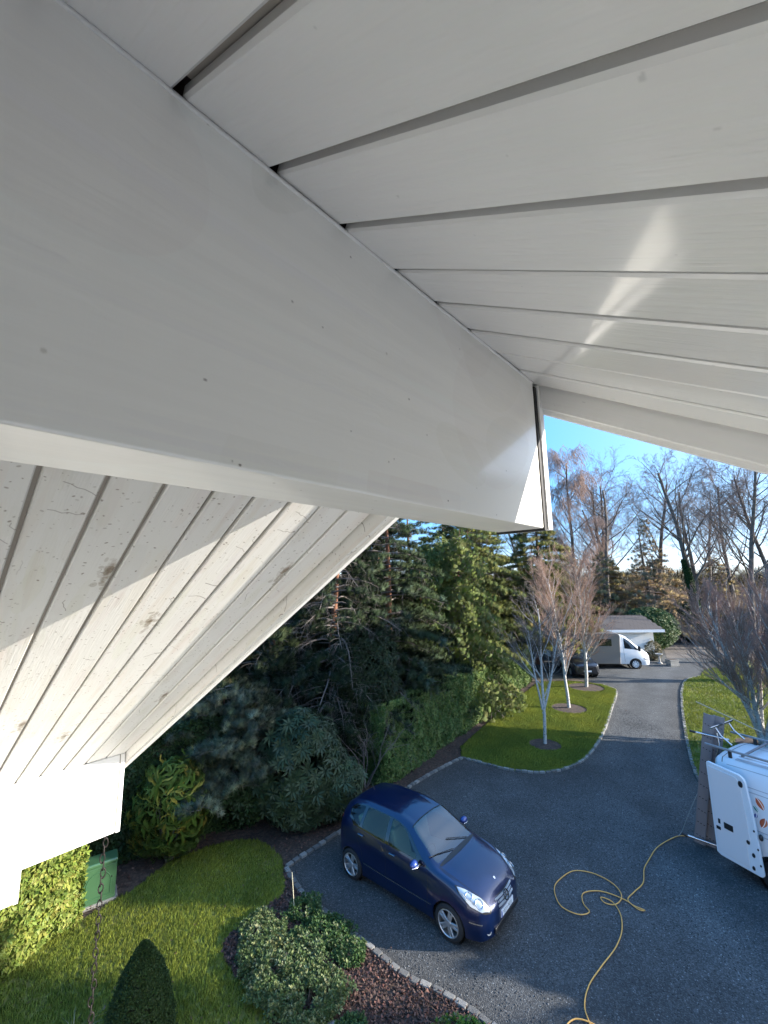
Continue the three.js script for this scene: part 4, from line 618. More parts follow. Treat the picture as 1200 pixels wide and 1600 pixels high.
// white motorhome in front of the garage: cab plus coachbuilt body
{
  const mh = thing('motorhome', 'white motorhome with dark cab windows parked in front of the garage', 'motorhome', [17.9, 0, -31.75], -0.10);   // origin under the front axle
  const S = bodySurface({ crown: 0.7,
    x: [1.05, 1.02, 0.9, 0.65, 0.3, 0.0, -0.35, -0.7, -1.05, -1.3], yBot: [0.32, 0.28, 0.26, 0.26, 0.3, 0.32, 0.34, 0.34, 0.34, 0.34], wSill: [0.6, 0.76, 0.86, 0.93, 0.95, 0.95, 0.95, 0.95, 0.95, 0.95],
    yMid: [0.5, 0.52, 0.55, 0.62, 0.7, 0.75, 0.78, 0.8, 0.8, 0.8], wMid: [0.66, 0.82, 0.92, 1.0, 1.02, 1.02, 1.02, 1.02, 1.02, 1.02],
    yBelt: [0.74, 0.84, 0.98, 1.12, 1.24, 1.30, 1.34, 1.38, 1.4, 1.4], wBelt: [0.62, 0.78, 0.86, 0.92, 0.95, 0.96, 0.97, 0.97, 0.97, 0.97],
    yRail: [0.78, 0.9, 1.06, 1.24, 1.5, 1.75, 2.05, 2.22, 2.28, 2.3], wRail: [0.56, 0.7, 0.76, 0.82, 0.82, 0.81, 0.80, 0.80, 0.8, 0.8], yTop: [0.82, 0.94, 1.12, 1.34, 1.62, 1.9, 2.2, 2.34, 2.38, 2.4] });
  trimmed(S, [...range(1.05, 0.9, 6), ...range(0.86, -1.3, 44)], range(0, 5, 44), (x, v, p) => (v < 1.6 ? Math.hypot(p.x, p.y - 0.34) - 0.41 : 1), 0).build('cab', M.white, mh);
  const dk = phys({ color: lin(0.012, 0.015, 0.02), roughness: 0.06, clearcoat: 1 });
  trimmed(S, range(0.6, -0.75, 40), range(2, 3.1, 30), (x, v) => -sdPoly(x, v, [[0.42, 2.2], [-0.1, 2.85], [-0.62, 2.88], [-0.66, 2.05], [0.2, 2.08]]), 0.005).build('side_window', dk, mh);
  trimmed(S, range(0.75, -0.6, 40), range(3, 5, 24), (x, v) => -sdPoly(x, v, [[0.58, 3.15], [-0.36, 3.15], [-0.4, 5.3], [0.6, 5.3]]), 0.005).build('windscreen', dk, mh);
  for (const s of [1, -1]) { trimmed(S, range(1.04, 0.5, 24), range(1.5, 3, 24), (x, v) => -sdPoly(x, v, [[0.97, 2.1], [0.86, 2.6], [0.55, 2.5], [0.62, 2.2], [0.85, 1.95]]), 0.006, [s]).build('headlight', M.lens, mh); const m = mesh('mirror', new RoundedBoxGeometry(0.14, 0.34, 0.2, 3, 0.05), M.black, mh); m.position.set(0.28, 1.42, 1.12 * s); }
  seam(S, [[-0.72, 2.9], [-0.74, 1.6], [-0.70, 0.4]], 0.012, 0.003).build('door_seam', M.black, mh); seam(S, [[0.95, 1.3], [0.9, 1.2], [0.55, 1.15]], 0.05, 0.004).build('bumper_trim', M.black, mh);
  const sh = new THREE.Shape(); sh.moveTo(-1.1, 0.40); sh.lineTo(-5.2, 0.40); sh.lineTo(-5.25, 2.2); sh.quadraticCurveTo(-5.2, 2.44, -4.9, 2.45); sh.lineTo(-1.3, 2.45); sh.quadraticCurveTo(-1.0, 2.44, -0.98, 2.3);
  const bx = mesh('coach_body', new THREE.ExtrudeGeometry(sh, { depth: 2.08, bevelEnabled: true, bevelSize: 0.05, bevelThickness: 0.05, bevelSegments: 3 }), phys({ color: lin(0.20, 0.175, 0.15), roughness: 0.5, clearcoat: 0.4 }), mh); bx.position.z = -1.04;
  for (const x of [-2.0, -4.2]) { const w = mesh('body_window', new RoundedBoxGeometry(0.9, 0.5, 0.04, 3, 0.015), dk, mh); w.position.set(x, 1.85, 1.09); }
  const spots = [[0, 0.34, 0.9], [-3.9, 0.34, 0.9], [0, 0.34, -0.9], [-3.9, 0.34, -0.9]]; addWheels(mh, wheelParts(0.34, 0.225, 0.2, 8, false), spots, M.white); archLiner(mh, spots.slice(0, 1).concat(spots.slice(2, 3)), 0.42, 0.4);
  { const mb = new MB(); mb.box(6, 0.2, 1.7, -2.4, 0.42, 0); mb.build('underbody', M.black, mh); }
}
// dark car behind the birches
{
  const c = thing('parked_car', 'dark blue parked car seen from the front behind the birch trunks', 'car', [13.3, 0, -30.2], -1.66); c.scale.setScalar(0.92);
  const S = bodySurface({ x: [2.2, 2.17, 2.05, 1.7, 1.2, 0.95, 0.5, 0.1, -0.8, -1.6, -2.0, -2.15], yBot: [0.35, 0.32, 0.3, 0.28, 0.28, 0.28, 0.28, 0.28, 0.28, 0.3, 0.4, 0.45], wSill: [0.6, 0.72, 0.8, 0.86, 0.86, 0.86, 0.86, 0.86, 0.86, 0.86, 0.8, 0.66],
    yMid: [0.55, 0.56, 0.6, 0.65, 0.68, 0.68, 0.68, 0.68, 0.7, 0.72, 0.72, 0.72], wMid: [0.64, 0.77, 0.85, 0.91, 0.92, 0.92, 0.92, 0.92, 0.92, 0.91, 0.85, 0.7], yBelt: [0.8, 0.86, 0.92, 0.98, 1.03, 1.06, 1.08, 1.1, 1.12, 1.14, 1.1, 1.0], wBelt: [0.6, 0.72, 0.79, 0.85, 0.86, 0.87, 0.87, 0.87, 0.87, 0.85, 0.8, 0.66],
    yRail: [0.84, 0.91, 0.97, 1.04, 1.1, 1.18, 1.44, 1.62, 1.68, 1.64, 1.4, 1.15], wRail: [0.54, 0.64, 0.7, 0.74, 0.75, 0.74, 0.68, 0.64, 0.63, 0.6, 0.57, 0.5], yTop: [0.86, 0.94, 1.01, 1.09, 1.15, 1.24, 1.52, 1.7, 1.76, 1.72, 1.46, 1.2] });
  const ax = [1.35, -1.3];
  trimmed(S, [...range(2.2, 2, 8), ...range(1.95, -2.15, 60)], range(0, 5, 44), (x, v, p) => (v < 2 ? Math.min(...ax.map((a) => Math.hypot(p.x - a, p.y - 0.35))) - 0.39 : 1), 0).build('body', M.darkPaint, c);
  const nb = new MB(), c0 = nb.v(V(2.21, 0.6, 0), V(1, 0, 0)); let pv = -1; for (const s of [1, -1]) for (const v of s > 0 ? range(0, 5, 40) : range(5, 0, 40)) { const p = S(2.2, v), k = nb.v(V(2.2, p.y, p.z * s), V(1, 0, 0)); if (pv >= 0) nb.i.push(c0, pv, k); pv = k; } nb.build('nose', M.darkPaint, c);
  const dk = phys({ color: lin(0.03, 0.04, 0.05), roughness: 0.05, clearcoat: 1 });
  trimmed(S, range(1.0, 0.1, 30), range(3, 5, 24), (x, v) => -sdPoly(x, v, [[0.96, 3.2], [0.16, 3.15], [0.12, 5.3], [0.98, 5.3]]), 0.005).build('windscreen', dk, c);
  trimmed(S, range(0.8, -1.8, 50), range(2, 3, 24), (x, v) => -sdPoly(x, v, [[0.66, 2.15], [0.1, 2.85], [-1.4, 2.85], [-1.6, 2.2]]), 0.005).build('side_window', dk, c);
  for (const s of [1, -1]) { trimmed(S, range(2.19, 1.6, 24), range(1.6, 3, 24), (x, v) => -sdPoly(x, v, [[2.15, 1.9], [2.1, 2.6], [1.8, 2.5], [1.75, 2.0]]), 0.006, [s]).build('headlight', M.lens, c); }
  const g = mesh('grille', new RoundedBoxGeometry(0.04, 0.12, 0.8, 2, 0.015), M.black, c); g.position.set(2.21, 0.72, 0); const p = mesh('number_plate', boxUV(0.02, 0.11, 0.52), M.white, c); p.position.set(2.225, 0.52, 0); const gb = mesh('bumper', new RoundedBoxGeometry(0.1, 0.2, 1.5, 3, 0.05), M.black, c); gb.position.set(2.15, 0.42, 0);
  const spots = [[ax[0], 0.35, 0.8], [ax[1], 0.35, 0.8], [ax[0], 0.35, -0.8], [ax[1], 0.35, -0.8]]; addWheels(c, wheelParts(0.35, 0.22, 0.22, 6, false), spots, M.alloy); archLiner(c, spots, 0.4, 0.3);
  { const mb = new MB(); mb.box(3.9, 0.15, 1.5, 0, 0.32, 0); mb.build('underbody', M.black, c); }
}

// ---------------------------------------------------------------- garage and planter at the far end of the drive
{
  const g = thing('garage', 'white garage with shallow dark shingled roof at the far end of the drive', 'garage', [17.3, 0, -36.4], -0.05);
  const mb = new MB(); mb.box(7.6, 2.3, 5.0, 0.15, 1.15, 0); mb.build('wall', std({ color: lin(0.72, 0.71, 0.68), roughness: 0.8, bumpMap: paintBump, bumpScale: 0.004 }), g);
  for (const s of [1, -1]) {
    const c = new MB(); const r = RNG(7), L = 3.15, n = 9; // shingle courses
    c.box(8.9, 0.05, L, 0, 0, 0);
    for (let k = 0; k < n; k++) for (let j = 0; j < 30; j++) c.box(0.29, 0.018, 0.37, -4.3 + j * 0.297 + (k % 2) * 0.1, 0.035 + 0.006 * r(), s * (-L / 2 + 0.18 + k * 0.345), s * 0.05);
    const m = c.build('roof', std({ color: lin(0.075, 0.062, 0.056), roughness: 0.9, bumpMap: mulchMap, bumpScale: 0.01 }), g); m.position.set(0.1, 2.3 + 0.44, s * 1.45); m.rotation.x = s * 0.28;
    const f = mesh('fascia', boxUV(8.95, 0.2, 0.04), M.white, g); f.position.set(0.1, 2.28, s * 2.99);
  }
  for (const s of [1, -1]) { const sh = new THREE.Shape([[-2.5, 2.3], [2.5, 2.3], [0, 3.0]].map((p) => new THREE.Vector2(...p))), m = mesh('gable', new THREE.ExtrudeGeometry(sh, { depth: 0.1, bevelEnabled: false }), M.white, g); m.rotation.y = Math.PI / 2; m.position.x = s > 0 ? 3.84 : -3.7; }
  const w = mesh('window', boxUV(1.2, 0.8, 0.05), M.trim, g); w.position.set(-1.5, 1.4, 2.52); const p = mesh('pane', boxUV(1.05, 0.66, 0.02), std({ color: lin(0.02, 0.025, 0.03), roughness: 0.05 }), w); p.position.z = 0.03;
}

// ---------------------------------------------------------------- foliage pieces
function leafGeo(list) {                                  // list of [azimuth, elevation, length, width, droop, base offset]
  const mb = new MB();
  for (const [az, el, L, w, dr, b0] of list) {
    const d = V(Math.cos(az) * Math.cos(el), Math.sin(el), Math.sin(az) * Math.cos(el)), s = V(-Math.sin(az), 0, Math.cos(az)), n = d.clone().cross(s).multiplyScalar(-1).normalize(), at = (t, q, lift) => d.clone().multiplyScalar(b0 + t * L).addScaledVector(s, q * w).addScaledVector(n, lift).add(V(0, -dr * t * t * L, 0));
    const a = mb.v(at(0, 0, 0), n), l = mb.v(at(0.45, -0.5, 0.12 * w), n.clone().addScaledVector(s, 0.35).normalize()), m = mb.v(at(0.5, 0, -0.10 * w), n), r = mb.v(at(0.45, 0.5, 0.12 * w), n.clone().addScaledVector(s, -0.35).normalize()), t = mb.v(at(1, 0, 0), n);
    mb.i.push(a, m, l, l, m, t, a, r, m, m, r, t);
  }
  return mb.geometry();
}
const many = (seed, n, f) => { const r = RNG(seed); return Array.from({ length: n }, (_, k) => f(r, k)); };
const laurelLeaf = leafGeo(many(1, 7, (r) => [r() * 6.28, 0.1 + r() * 1.0, 0.09 + 0.03 * r(), 0.036 + 0.008 * r(), 0.25, 0.01]));
const smallLeaf = leafGeo(many(2, 12, (r) => [r() * 6.28, -0.1 + r() * 1.4, 0.035 + 0.014 * r(), 0.017, 0.1, 0.012]));
const whorlLeaf = leafGeo(many(3, 9, (r, k) => [k * 0.7 + r() * 0.4, 0.35 - 0.5 * r(), 0.14 + 0.05 * r(), 0.042, 0.45, 0.012]));
const pendLeaf = leafGeo(many(4, 12, (r, k) => [(k % 2 ? 0.9 : -0.9) + 0.2 * r(), -0.15, 0.10, 0.034, 0.9, 0.03 + 0.016 * k]));
const spray = leafGeo(many(5, 11, (r, k) => [(k - 5) * 0.16 + 0.1 * r(), 0.1 - 0.3 * r(), 0.20 - 0.012 * Math.abs(k - 5) * 2, 0.022, 0.5, 0.02]));
const needles = (seed, n, len, w) => { const mb = new MB(), r = RNG(seed); for (let k = 0; k < n; k++) { const a = r() * 6.28, el = -0.2 + r() * 1.55, d = V(Math.cos(a) * Math.cos(el), Math.sin(el), Math.sin(a) * Math.cos(el)), s = V(-Math.sin(a), 0.3 * (r() - 0.5), Math.cos(a)).multiplyScalar(w), o = V((r() - 0.5) * 0.03, r() * 0.07, (r() - 0.5) * 0.03), l = len * (0.7 + 0.5 * r()), n2 = V(d.x, d.y + 0.6, d.z).normalize(); const i = mb.v(o.clone().add(s), n2); mb.v(o.clone().sub(s), n2); mb.v(o.clone().addScaledVector(d, l), n2); mb.i.push(i, i + 1, i + 2); } return mb.geometry(); };
const pineTuft = needles(6, 44, 0.12, 0.0038);
const hue = (c, r, dv = 0.35) => { const g = 1 - dv / 2 + dv * r(); return [c[0] * g * (0.9 + 0.25 * r()), c[1] * g, c[2] * g * (0.8 + 0.4 * r())]; };

// shrub: leaf clusters through the outer shell of a lumpy ellipsoid on stems
function shrub(name, label, cat, [x, y0, z], [rx, ry, rz], n, geo, col, o = {}) {
  const r = RNG(o.seed ?? (x * 97 + z * 31 | 0)), t = thing(name, label, cat, [x, y0, z], 0, o.group), list = [], L = o.lump ?? 0.28;
  const nz = vnoise((o.seed ?? 5) + 77), st = new MB();
  for (let k = 0; k < (o.stems ?? 7); k++) { const a = r() * 6.28, d = 0.75 * Math.sqrt(r()), p1 = V(Math.cos(a) * rx * d, ry * (1.1 + 0.5 * r()), Math.sin(a) * rz * d); st.tube([V(p1.x * 0.15, 0, p1.z * 0.15), V(p1.x * 0.6, p1.y * 0.5, p1.z * 0.5), p1], [0.03, 0.02, 0.006], 5); }
  st.build('stems', M.bark, t);
  for (let k = 0; k < n; k++) {
    const u = r() * 2 - 1, a = r() * 6.2832, c = Math.sqrt(1 - u * u), d = V(c * Math.cos(a), u, c * Math.sin(a));
    const b = fbm(nz, a / 6.2832, (u + 1) / 2, 7, 6, 3), f = (1 - L + 1.6 * L * b) * (1 - 0.3 * r() * r());
    if (b < (o.holes ?? 0.28)) continue;
    const p = V(d.x * rx * f, ry * 1.0 + d.y * ry * f, d.z * rz * f); if (p.y < 0.04) continue;
    const nn = V(d.x / rx, d.y / ry + (o.lift ?? 0.35) / ry, d.z / rz).normalize().add(V((r() - 0.5) * 0.9, (r() - 0.5) * 0.9, (r() - 0.5) * 0.9)).normalize();
    const cc = o.alt && r() < o.altShare ? o.alt : col; list.push({ p, q: facing(nn, r() * 6.28), s: (o.size ?? 1) * (0.75 + 0.6 * r()), c: hue(cc, r) });
  }
  instanced('foliage', geo, o.mat ?? M.leaf, list, t); return t;
}
// hedge: clipped leafy wall along a path
function hedge(name, label, cat, path, w, h0, h1, dens, geo, col, o = {}) {
  const r = RNG(o.seed ?? 3), c = new THREE.CatmullRomCurve3(path.map(([x, z]) => V(x, 0, z))), L = c.getLength(), list = [], t = thing(name, label, cat, [0, 0, 0]), core = new MB();
  const n = Math.ceil(L / 0.5); let prev = null;
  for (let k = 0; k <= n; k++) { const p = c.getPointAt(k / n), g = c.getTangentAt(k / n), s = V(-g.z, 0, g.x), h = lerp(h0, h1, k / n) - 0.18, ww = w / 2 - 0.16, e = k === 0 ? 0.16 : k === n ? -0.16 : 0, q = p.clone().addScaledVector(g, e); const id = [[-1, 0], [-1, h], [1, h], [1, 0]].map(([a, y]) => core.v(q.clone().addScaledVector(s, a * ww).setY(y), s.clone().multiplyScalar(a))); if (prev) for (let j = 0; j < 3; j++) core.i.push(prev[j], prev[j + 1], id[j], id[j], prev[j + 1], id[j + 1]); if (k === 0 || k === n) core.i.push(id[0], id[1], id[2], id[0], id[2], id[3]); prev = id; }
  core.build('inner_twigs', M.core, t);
  const N = Math.round(dens * L * (2 * ((h0 + h1) / 2) + w));
  for (let k = 0; k < N; k++) {
    const u = r(), h = lerp(h0, h1, u), per = 2 * h + w, q = r() * per, p = c.getPointAt(u), g = c.getTangentAt(u), s = V(-g.z, 0, g.x); let nn, pos;
    if (q < h) { nn = s.clone(); pos = p.clone().addScaledVector(s, w / 2).setY(q); } else if (q < h + w) { nn = V(0, 1, 0); pos = p.clone().addScaledVector(s, w / 2 - (q - h)).setY(h); } else { nn = s.clone().multiplyScalar(-1); pos = p.clone().addScaledVector(s, -w / 2).setY(q - h - w); }
    const b = fbm(N2, u * L / 9, (pos.y + 3 * nn.x + 20) / 9, 9, 9, 3); pos.addScaledVector(nn, (b - 0.55) * (o.lump ?? 0.5) - 0.10 * r() * r());
    nn.add(V((r() - 0.5) * 1.3, 0.3 + (r() - 0.5) * 1.1, (r() - 0.5) * 1.3)).normalize();
    const cc = o.alt && r() < o.altShare ? o.alt : col; list.push({ p: pos, q: facing(nn, r() * 6.28), s: (o.size ?? 1) * (0.75 + 0.55 * r()), c: hue(cc, r) });
  }
  for (let e = 0; e < 2; e++) { const p = c.getPointAt(e), g = c.getTangentAt(e).multiplyScalar(e ? 1 : -1), s = V(-g.z, 0, g.x), h = e ? h1 : h0; for (let k = 0; k < dens * h * w; k++) { const pos = p.clone().addScaledVector(s, (r() - 0.5) * w).addScaledVector(g, -0.08 * r()).setY(r() * h), nn = g.clone().add(V((r() - 0.5), 0.2 + (r() - 0.5), (r() - 0.5))).normalize(); list.push({ p: pos, q: facing(nn, r() * 6), s: (o.size ?? 1) * (0.75 + 0.55 * r()), c: hue(col, r) }); } }
  instanced('foliage', geo, o.mat ?? M.leaf, list, t); return t;
}
// conifer: trunk, whorls of limbs, tufts on side shoots
function conifer(name, label, x, z, h, rad, o = {}) {
  const r = RNG(o.seed ?? (x * 131 + z * 17 | 0)), t = thing(name, label, 'tree', [x, 0, z], 0, o.group), tr = new MB(), br = new MB(), list = [];
  const pts = range(0, 1, 8).map((k) => V(0.25 * Math.sin(k * 3 + x), k * h, 0.25 * Math.cos(k * 2.3 + z) - 0.25)); tr.tube(pts, pts.map((_, k) => lerp(0.045 * h * 0.5, 0.02, k / 8)), 8, false, 2);
  const limbs = Math.round((o.limbs ?? 60) * 1.45), y0 = o.base ?? 0.12;
  for (let k = 0; k < limbs; k++) {
    const f = lerp(y0, 0.98, (k + r() * 0.8) / limbs), y = f * h, prof = o.prof ? o.prof(f) : Math.pow(1 - f, 0.75) * (0.55 + 0.45 * sstep(0, 0.25, f)) + 0.06, len = rad * prof * (0.7 + 0.5 * r()), a = k * 2.4 + r() * 0.9, dir = V(Math.cos(a), 0, Math.sin(a)), rise = (o.rise ?? 0.25) * (0.6 + 0.8 * r()), droop = (o.droop ?? 0.35) * (0.6 + 0.8 * r());
    const at = (q) => V(dir.x * len * q, y + len * (rise * q - droop * q * q), dir.z * len * q).add(V(0.1 * Math.sin(q * 5 + k), 0, 0.1 * Math.cos(q * 4 + k)));
    const lp = range(0, 1, 5).map(at); br.tube(lp, lp.map((_, i) => lerp(0.012 + 0.014 * len, 0.006, i / 5)), 4);
    const sub = Math.max(4, Math.round((o.sub ?? 5) * 1.25 * len)), bare = o.bare ?? 0;
    for (let j = 0; j < sub; j++) {
      const q = lerp(o.inner ?? 0.3, 1, (j + r()) / sub), p = at(q), side = j % 2 ? 1 : -1, sl = (0.25 + 0.5 * (1 - q)) * len * 0.55 * (0.6 + 0.7 * r()) + 0.12, sd = V(-dir.z * side, (o.subUp ?? 0.15) * (r() * 2 - 0.5), dir.x * side).addScaledVector(dir, 0.6 + 0.5 * r()).normalize(), e = p.clone().addScaledVector(sd, sl).add(V(0, -(o.hang ?? 0.1) * sl, 0));
      br.tube([p, p.clone().lerp(e, 0.5).add(V(0, 0.04, 0)), e], [0.007, 0.005, 0.003], 3);
      if (r() < bare) { for (let m = 0; m < 4; m++) { const e2 = p.clone().lerp(e, 0.4 + 0.2 * m).add(V((r() - 0.5) * 0.5, -0.1 - 0.4 * r(), (r() - 0.5) * 0.5)); br.tube([p.clone().lerp(e, 0.3 + 0.2 * m), e2], [0.004, 0.002], 3); } continue; }
      const nt = Math.max(2, Math.round(sl * (o.tufts ?? 9) * 1.3)), cc = o.alt && r() < (o.altShare ?? 0.2) ? o.alt : o.col;
      for (let m = 0; m < nt; m++) { const g = (m + 0.5 + (r() - 0.5)) / nt, tp = p.clone().lerp(e, g).add(V((r() - 0.5) * 0.14, (r() - 0.3) * 0.10, (r() - 0.5) * 0.14)); const nn = o.spray ? V(sd.x, -0.2 - 0.7 * r(), sd.z) : V(sd.x * 0.8 + (r() - 0.5) * 0.9, 0.35 + 0.7 * r(), sd.z * 0.8 + (r() - 0.5) * 0.9); list.push({ p: tp, q: facing(nn.normalize(), r() * 6.28), s: (o.size ?? 1) * (0.75 + 0.6 * r()), c: hue(cc, r, 0.5) }); }
    }
  }
  tr.build('trunk', o.trunk ?? M.pineBark, t); br.build('branches', o.branch ?? M.bark, t); instanced('foliage', o.geo ?? pineTuft, M.needle, list, t); return t;
}
// bare tree: recursive limbs; levels below `thin` go to the trunk mesh, the rest to the twig mesh
function bareTree(name, label, o) {
  const r = RNG(o.seed), t = thing(name, label, 'tree', o.at ?? [0, 0, 0], 0, o.group), tr = new MB(), tw = new MB();
  const grow = (p, d, len, rad, lvl) => {
    const segs = lvl === 0 ? 9 : lvl < 2 ? 5 : lvl === 2 ? 3 : 2, pts = [p.clone()], dirs = [d.clone()], jit = o.jit[lvl] ?? 0.2, up = o.up[lvl] ?? 0; let q = p.clone(), e = d.clone();
    for (let k = 0; k < segs; k++) { e.add(V((r() - 0.5) * jit, (r() - 0.5) * jit * 0.6 + up / segs, (r() - 0.5) * jit)).normalize(); q = q.clone().addScaledVector(e, len / segs); pts.push(q); dirs.push(e.clone()); }
    const tip = lvl >= o.kids.length ? (o.tip ?? 0.004) : rad * 0.35; (lvl < (o.thin ?? 2) ? tr : tw).tube(pts, pts.map((_, k) => lerp(rad, tip, k / segs)), lvl === 0 ? 9 : lvl === 1 ? 5 : 3, false, lvl === 0 ? 2 : 1);
    if (lvl >= o.kids.length) return;
    const n = Math.round(o.kids[lvl] * (0.8 + 0.4 * r()));
    for (let k = 0; k < n; k++) {
      const f = lerp(o.from[lvl] ?? 0.3, 1, Math.pow((k + r() * 0.9) / n, o.pow ?? 0.9)), i = Math.min(segs - 1, Math.floor(f * segs)), b = pts[i].clone().lerp(pts[i + 1], f * segs - i), ax = dirs[i].clone(), rnd = V(r() - 0.5, r() - 0.5, r() - 0.5).normalize(), sd = rnd.addScaledVector(ax, -rnd.dot(ax)).normalize(), an = (o.ang[lvl] ?? 0.8) * (0.7 + 0.6 * r());
      const nd = ax.multiplyScalar(Math.cos(an)).addScaledVector(sd, Math.sin(an)).normalize(), nl = len * (o.ratio[lvl] ?? 0.5) * (0.65 + 0.6 * r()) * (lvl === 0 ? (o.shape ? o.shape(f) : 1.15 - 0.7 * f) : 1);
      grow(b, nd, nl, Math.max(o.tip ?? 0.004, lerp(rad, rad * 0.35, f) * (o.thick ?? 0.5)), lvl + 1);
    }
  };
  for (const [d, len, rad, p] of o.stems) grow(p ?? V(0, -0.05, 0), d.normalize(), len, rad, 0);
  tr.build('trunk', o.bark ?? M.bark, t); tw.build('twigs', o.twig ?? M.twig, t);
  if (o.ivy) { const list = []; for (let k = 0; k < 2600; k++) { const y = o.ivy * Math.pow(r(), 0.8), a = r() * 6.28, rr = 0.26 * (1.15 - 0.5 * y / o.ivy) + 0.1 * r(), b = o.stems[0][0]; list.push({ p: V(b.x * y + Math.cos(a) * rr, b.y * y, b.z * y + Math.sin(a) * rr), q: facing(V(Math.cos(a), 0.3, Math.sin(a)).normalize(), r() * 6), s: 1.2 + 0.8 * r(), c: hue([0.03, 0.065, 0.015], r) }); } instanced('ivy', laurelLeaf, M.leaf, list, t); }
  t.userData.base = name; return t;
}

// ---------------------------------------------------------------- planting on the left
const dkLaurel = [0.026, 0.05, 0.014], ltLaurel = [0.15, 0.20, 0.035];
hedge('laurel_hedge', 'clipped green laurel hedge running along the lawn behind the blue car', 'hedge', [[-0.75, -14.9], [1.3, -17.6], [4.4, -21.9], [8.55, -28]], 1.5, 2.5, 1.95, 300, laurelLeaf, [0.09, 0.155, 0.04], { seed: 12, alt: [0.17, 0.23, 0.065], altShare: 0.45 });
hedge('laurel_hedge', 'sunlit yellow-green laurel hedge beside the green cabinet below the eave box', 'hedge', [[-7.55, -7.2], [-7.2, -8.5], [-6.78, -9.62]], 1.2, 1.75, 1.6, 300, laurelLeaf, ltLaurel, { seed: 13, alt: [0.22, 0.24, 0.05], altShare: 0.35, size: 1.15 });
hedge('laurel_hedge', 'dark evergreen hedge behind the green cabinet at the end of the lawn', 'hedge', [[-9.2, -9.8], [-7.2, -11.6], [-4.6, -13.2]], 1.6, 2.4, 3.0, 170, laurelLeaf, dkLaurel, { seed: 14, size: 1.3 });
shrub('weeping_shrub', 'yellow-tipped shrub with drooping leaf sprays just right of the eave box end', 'shrub', [-5.35, 0, -11.2], [0.9, 1.2, 0.7], 1100, pendLeaf, [0.11, 0.17, 0.03], { seed: 21, lift: -0.6, lump: 0.5, holes: 0.36, alt: [0.32, 0.28, 0.05], altShare: 0.2, size: 1.0 });
shrub('rhododendron', 'dark rhododendron with whorls of long glossy leaves behind the left lawn', 'shrub', [-2.55, 0, -12.55], [1.35, 1.55, 1.05], 1500, whorlLeaf, [0.036, 0.058, 0.026], { seed: 22, size: 1.15, holes: 0.3 });
shrub('rhododendron', 'lower rhododendron between the lawn corner and the parked blue car', 'shrub', [-1.55, 0, -12.75], [0.9, 0.95, 0.7], 750, whorlLeaf, [0.04, 0.066, 0.03], { seed: 23, size: 1.05 });
shrub('laurel_shrub', 'dark laurel shrub filling the corner under the grey pine', 'shrub', [-4.1, 0, -12.7], [1.3, 1.05, 0.9], 1300, laurelLeaf, dkLaurel, { seed: 24, size: 1.3 });
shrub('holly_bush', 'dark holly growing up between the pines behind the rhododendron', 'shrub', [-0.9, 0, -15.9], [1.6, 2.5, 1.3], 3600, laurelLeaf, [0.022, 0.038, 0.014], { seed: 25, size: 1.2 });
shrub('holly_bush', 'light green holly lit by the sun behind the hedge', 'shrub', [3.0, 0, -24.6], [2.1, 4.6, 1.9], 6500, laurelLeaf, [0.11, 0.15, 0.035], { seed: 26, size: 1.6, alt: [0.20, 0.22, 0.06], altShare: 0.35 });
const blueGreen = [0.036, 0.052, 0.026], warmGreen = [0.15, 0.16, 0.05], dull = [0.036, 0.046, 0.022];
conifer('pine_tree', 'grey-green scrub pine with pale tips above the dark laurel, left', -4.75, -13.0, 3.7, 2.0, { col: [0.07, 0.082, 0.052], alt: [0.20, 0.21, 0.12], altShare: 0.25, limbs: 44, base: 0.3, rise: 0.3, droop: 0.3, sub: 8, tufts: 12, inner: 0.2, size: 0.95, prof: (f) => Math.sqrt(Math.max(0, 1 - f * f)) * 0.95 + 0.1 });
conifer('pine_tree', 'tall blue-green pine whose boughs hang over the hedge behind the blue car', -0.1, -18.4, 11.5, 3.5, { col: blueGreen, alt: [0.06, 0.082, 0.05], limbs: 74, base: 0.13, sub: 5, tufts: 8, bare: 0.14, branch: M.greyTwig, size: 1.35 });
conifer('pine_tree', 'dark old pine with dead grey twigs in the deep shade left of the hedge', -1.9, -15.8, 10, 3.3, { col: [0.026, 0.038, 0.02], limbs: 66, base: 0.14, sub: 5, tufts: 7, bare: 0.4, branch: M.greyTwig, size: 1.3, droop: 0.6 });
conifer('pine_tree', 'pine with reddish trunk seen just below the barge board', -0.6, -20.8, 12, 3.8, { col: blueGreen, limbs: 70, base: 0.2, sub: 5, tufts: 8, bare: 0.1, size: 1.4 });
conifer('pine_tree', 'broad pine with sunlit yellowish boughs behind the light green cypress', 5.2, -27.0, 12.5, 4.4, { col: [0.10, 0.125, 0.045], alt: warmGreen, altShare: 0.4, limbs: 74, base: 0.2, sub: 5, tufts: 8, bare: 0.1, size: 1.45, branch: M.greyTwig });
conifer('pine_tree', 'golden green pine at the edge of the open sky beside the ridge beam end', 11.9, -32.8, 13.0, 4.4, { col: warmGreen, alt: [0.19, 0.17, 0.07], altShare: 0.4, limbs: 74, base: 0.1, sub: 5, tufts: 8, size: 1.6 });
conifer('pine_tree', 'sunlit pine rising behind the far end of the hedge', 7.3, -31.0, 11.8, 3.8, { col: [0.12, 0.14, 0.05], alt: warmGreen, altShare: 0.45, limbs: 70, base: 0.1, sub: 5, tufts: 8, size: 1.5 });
conifer('cypress_tree', 'light green cypress with hanging sprays over the clipped hedge', 4.1, -23.0, 9.4, 3.1, { col: [0.14, 0.18, 0.055], alt: [0.17, 0.20, 0.08], altShare: 0.4, limbs: 96, base: 0.05, rise: 0.1, droop: 0.55, sub: 7, tufts: 8, inner: 0.25, geo: spray, spray: true, size: 1.15, hang: 0.5, prof: (f) => Math.pow(1 - f, 0.7) + 0.08 });
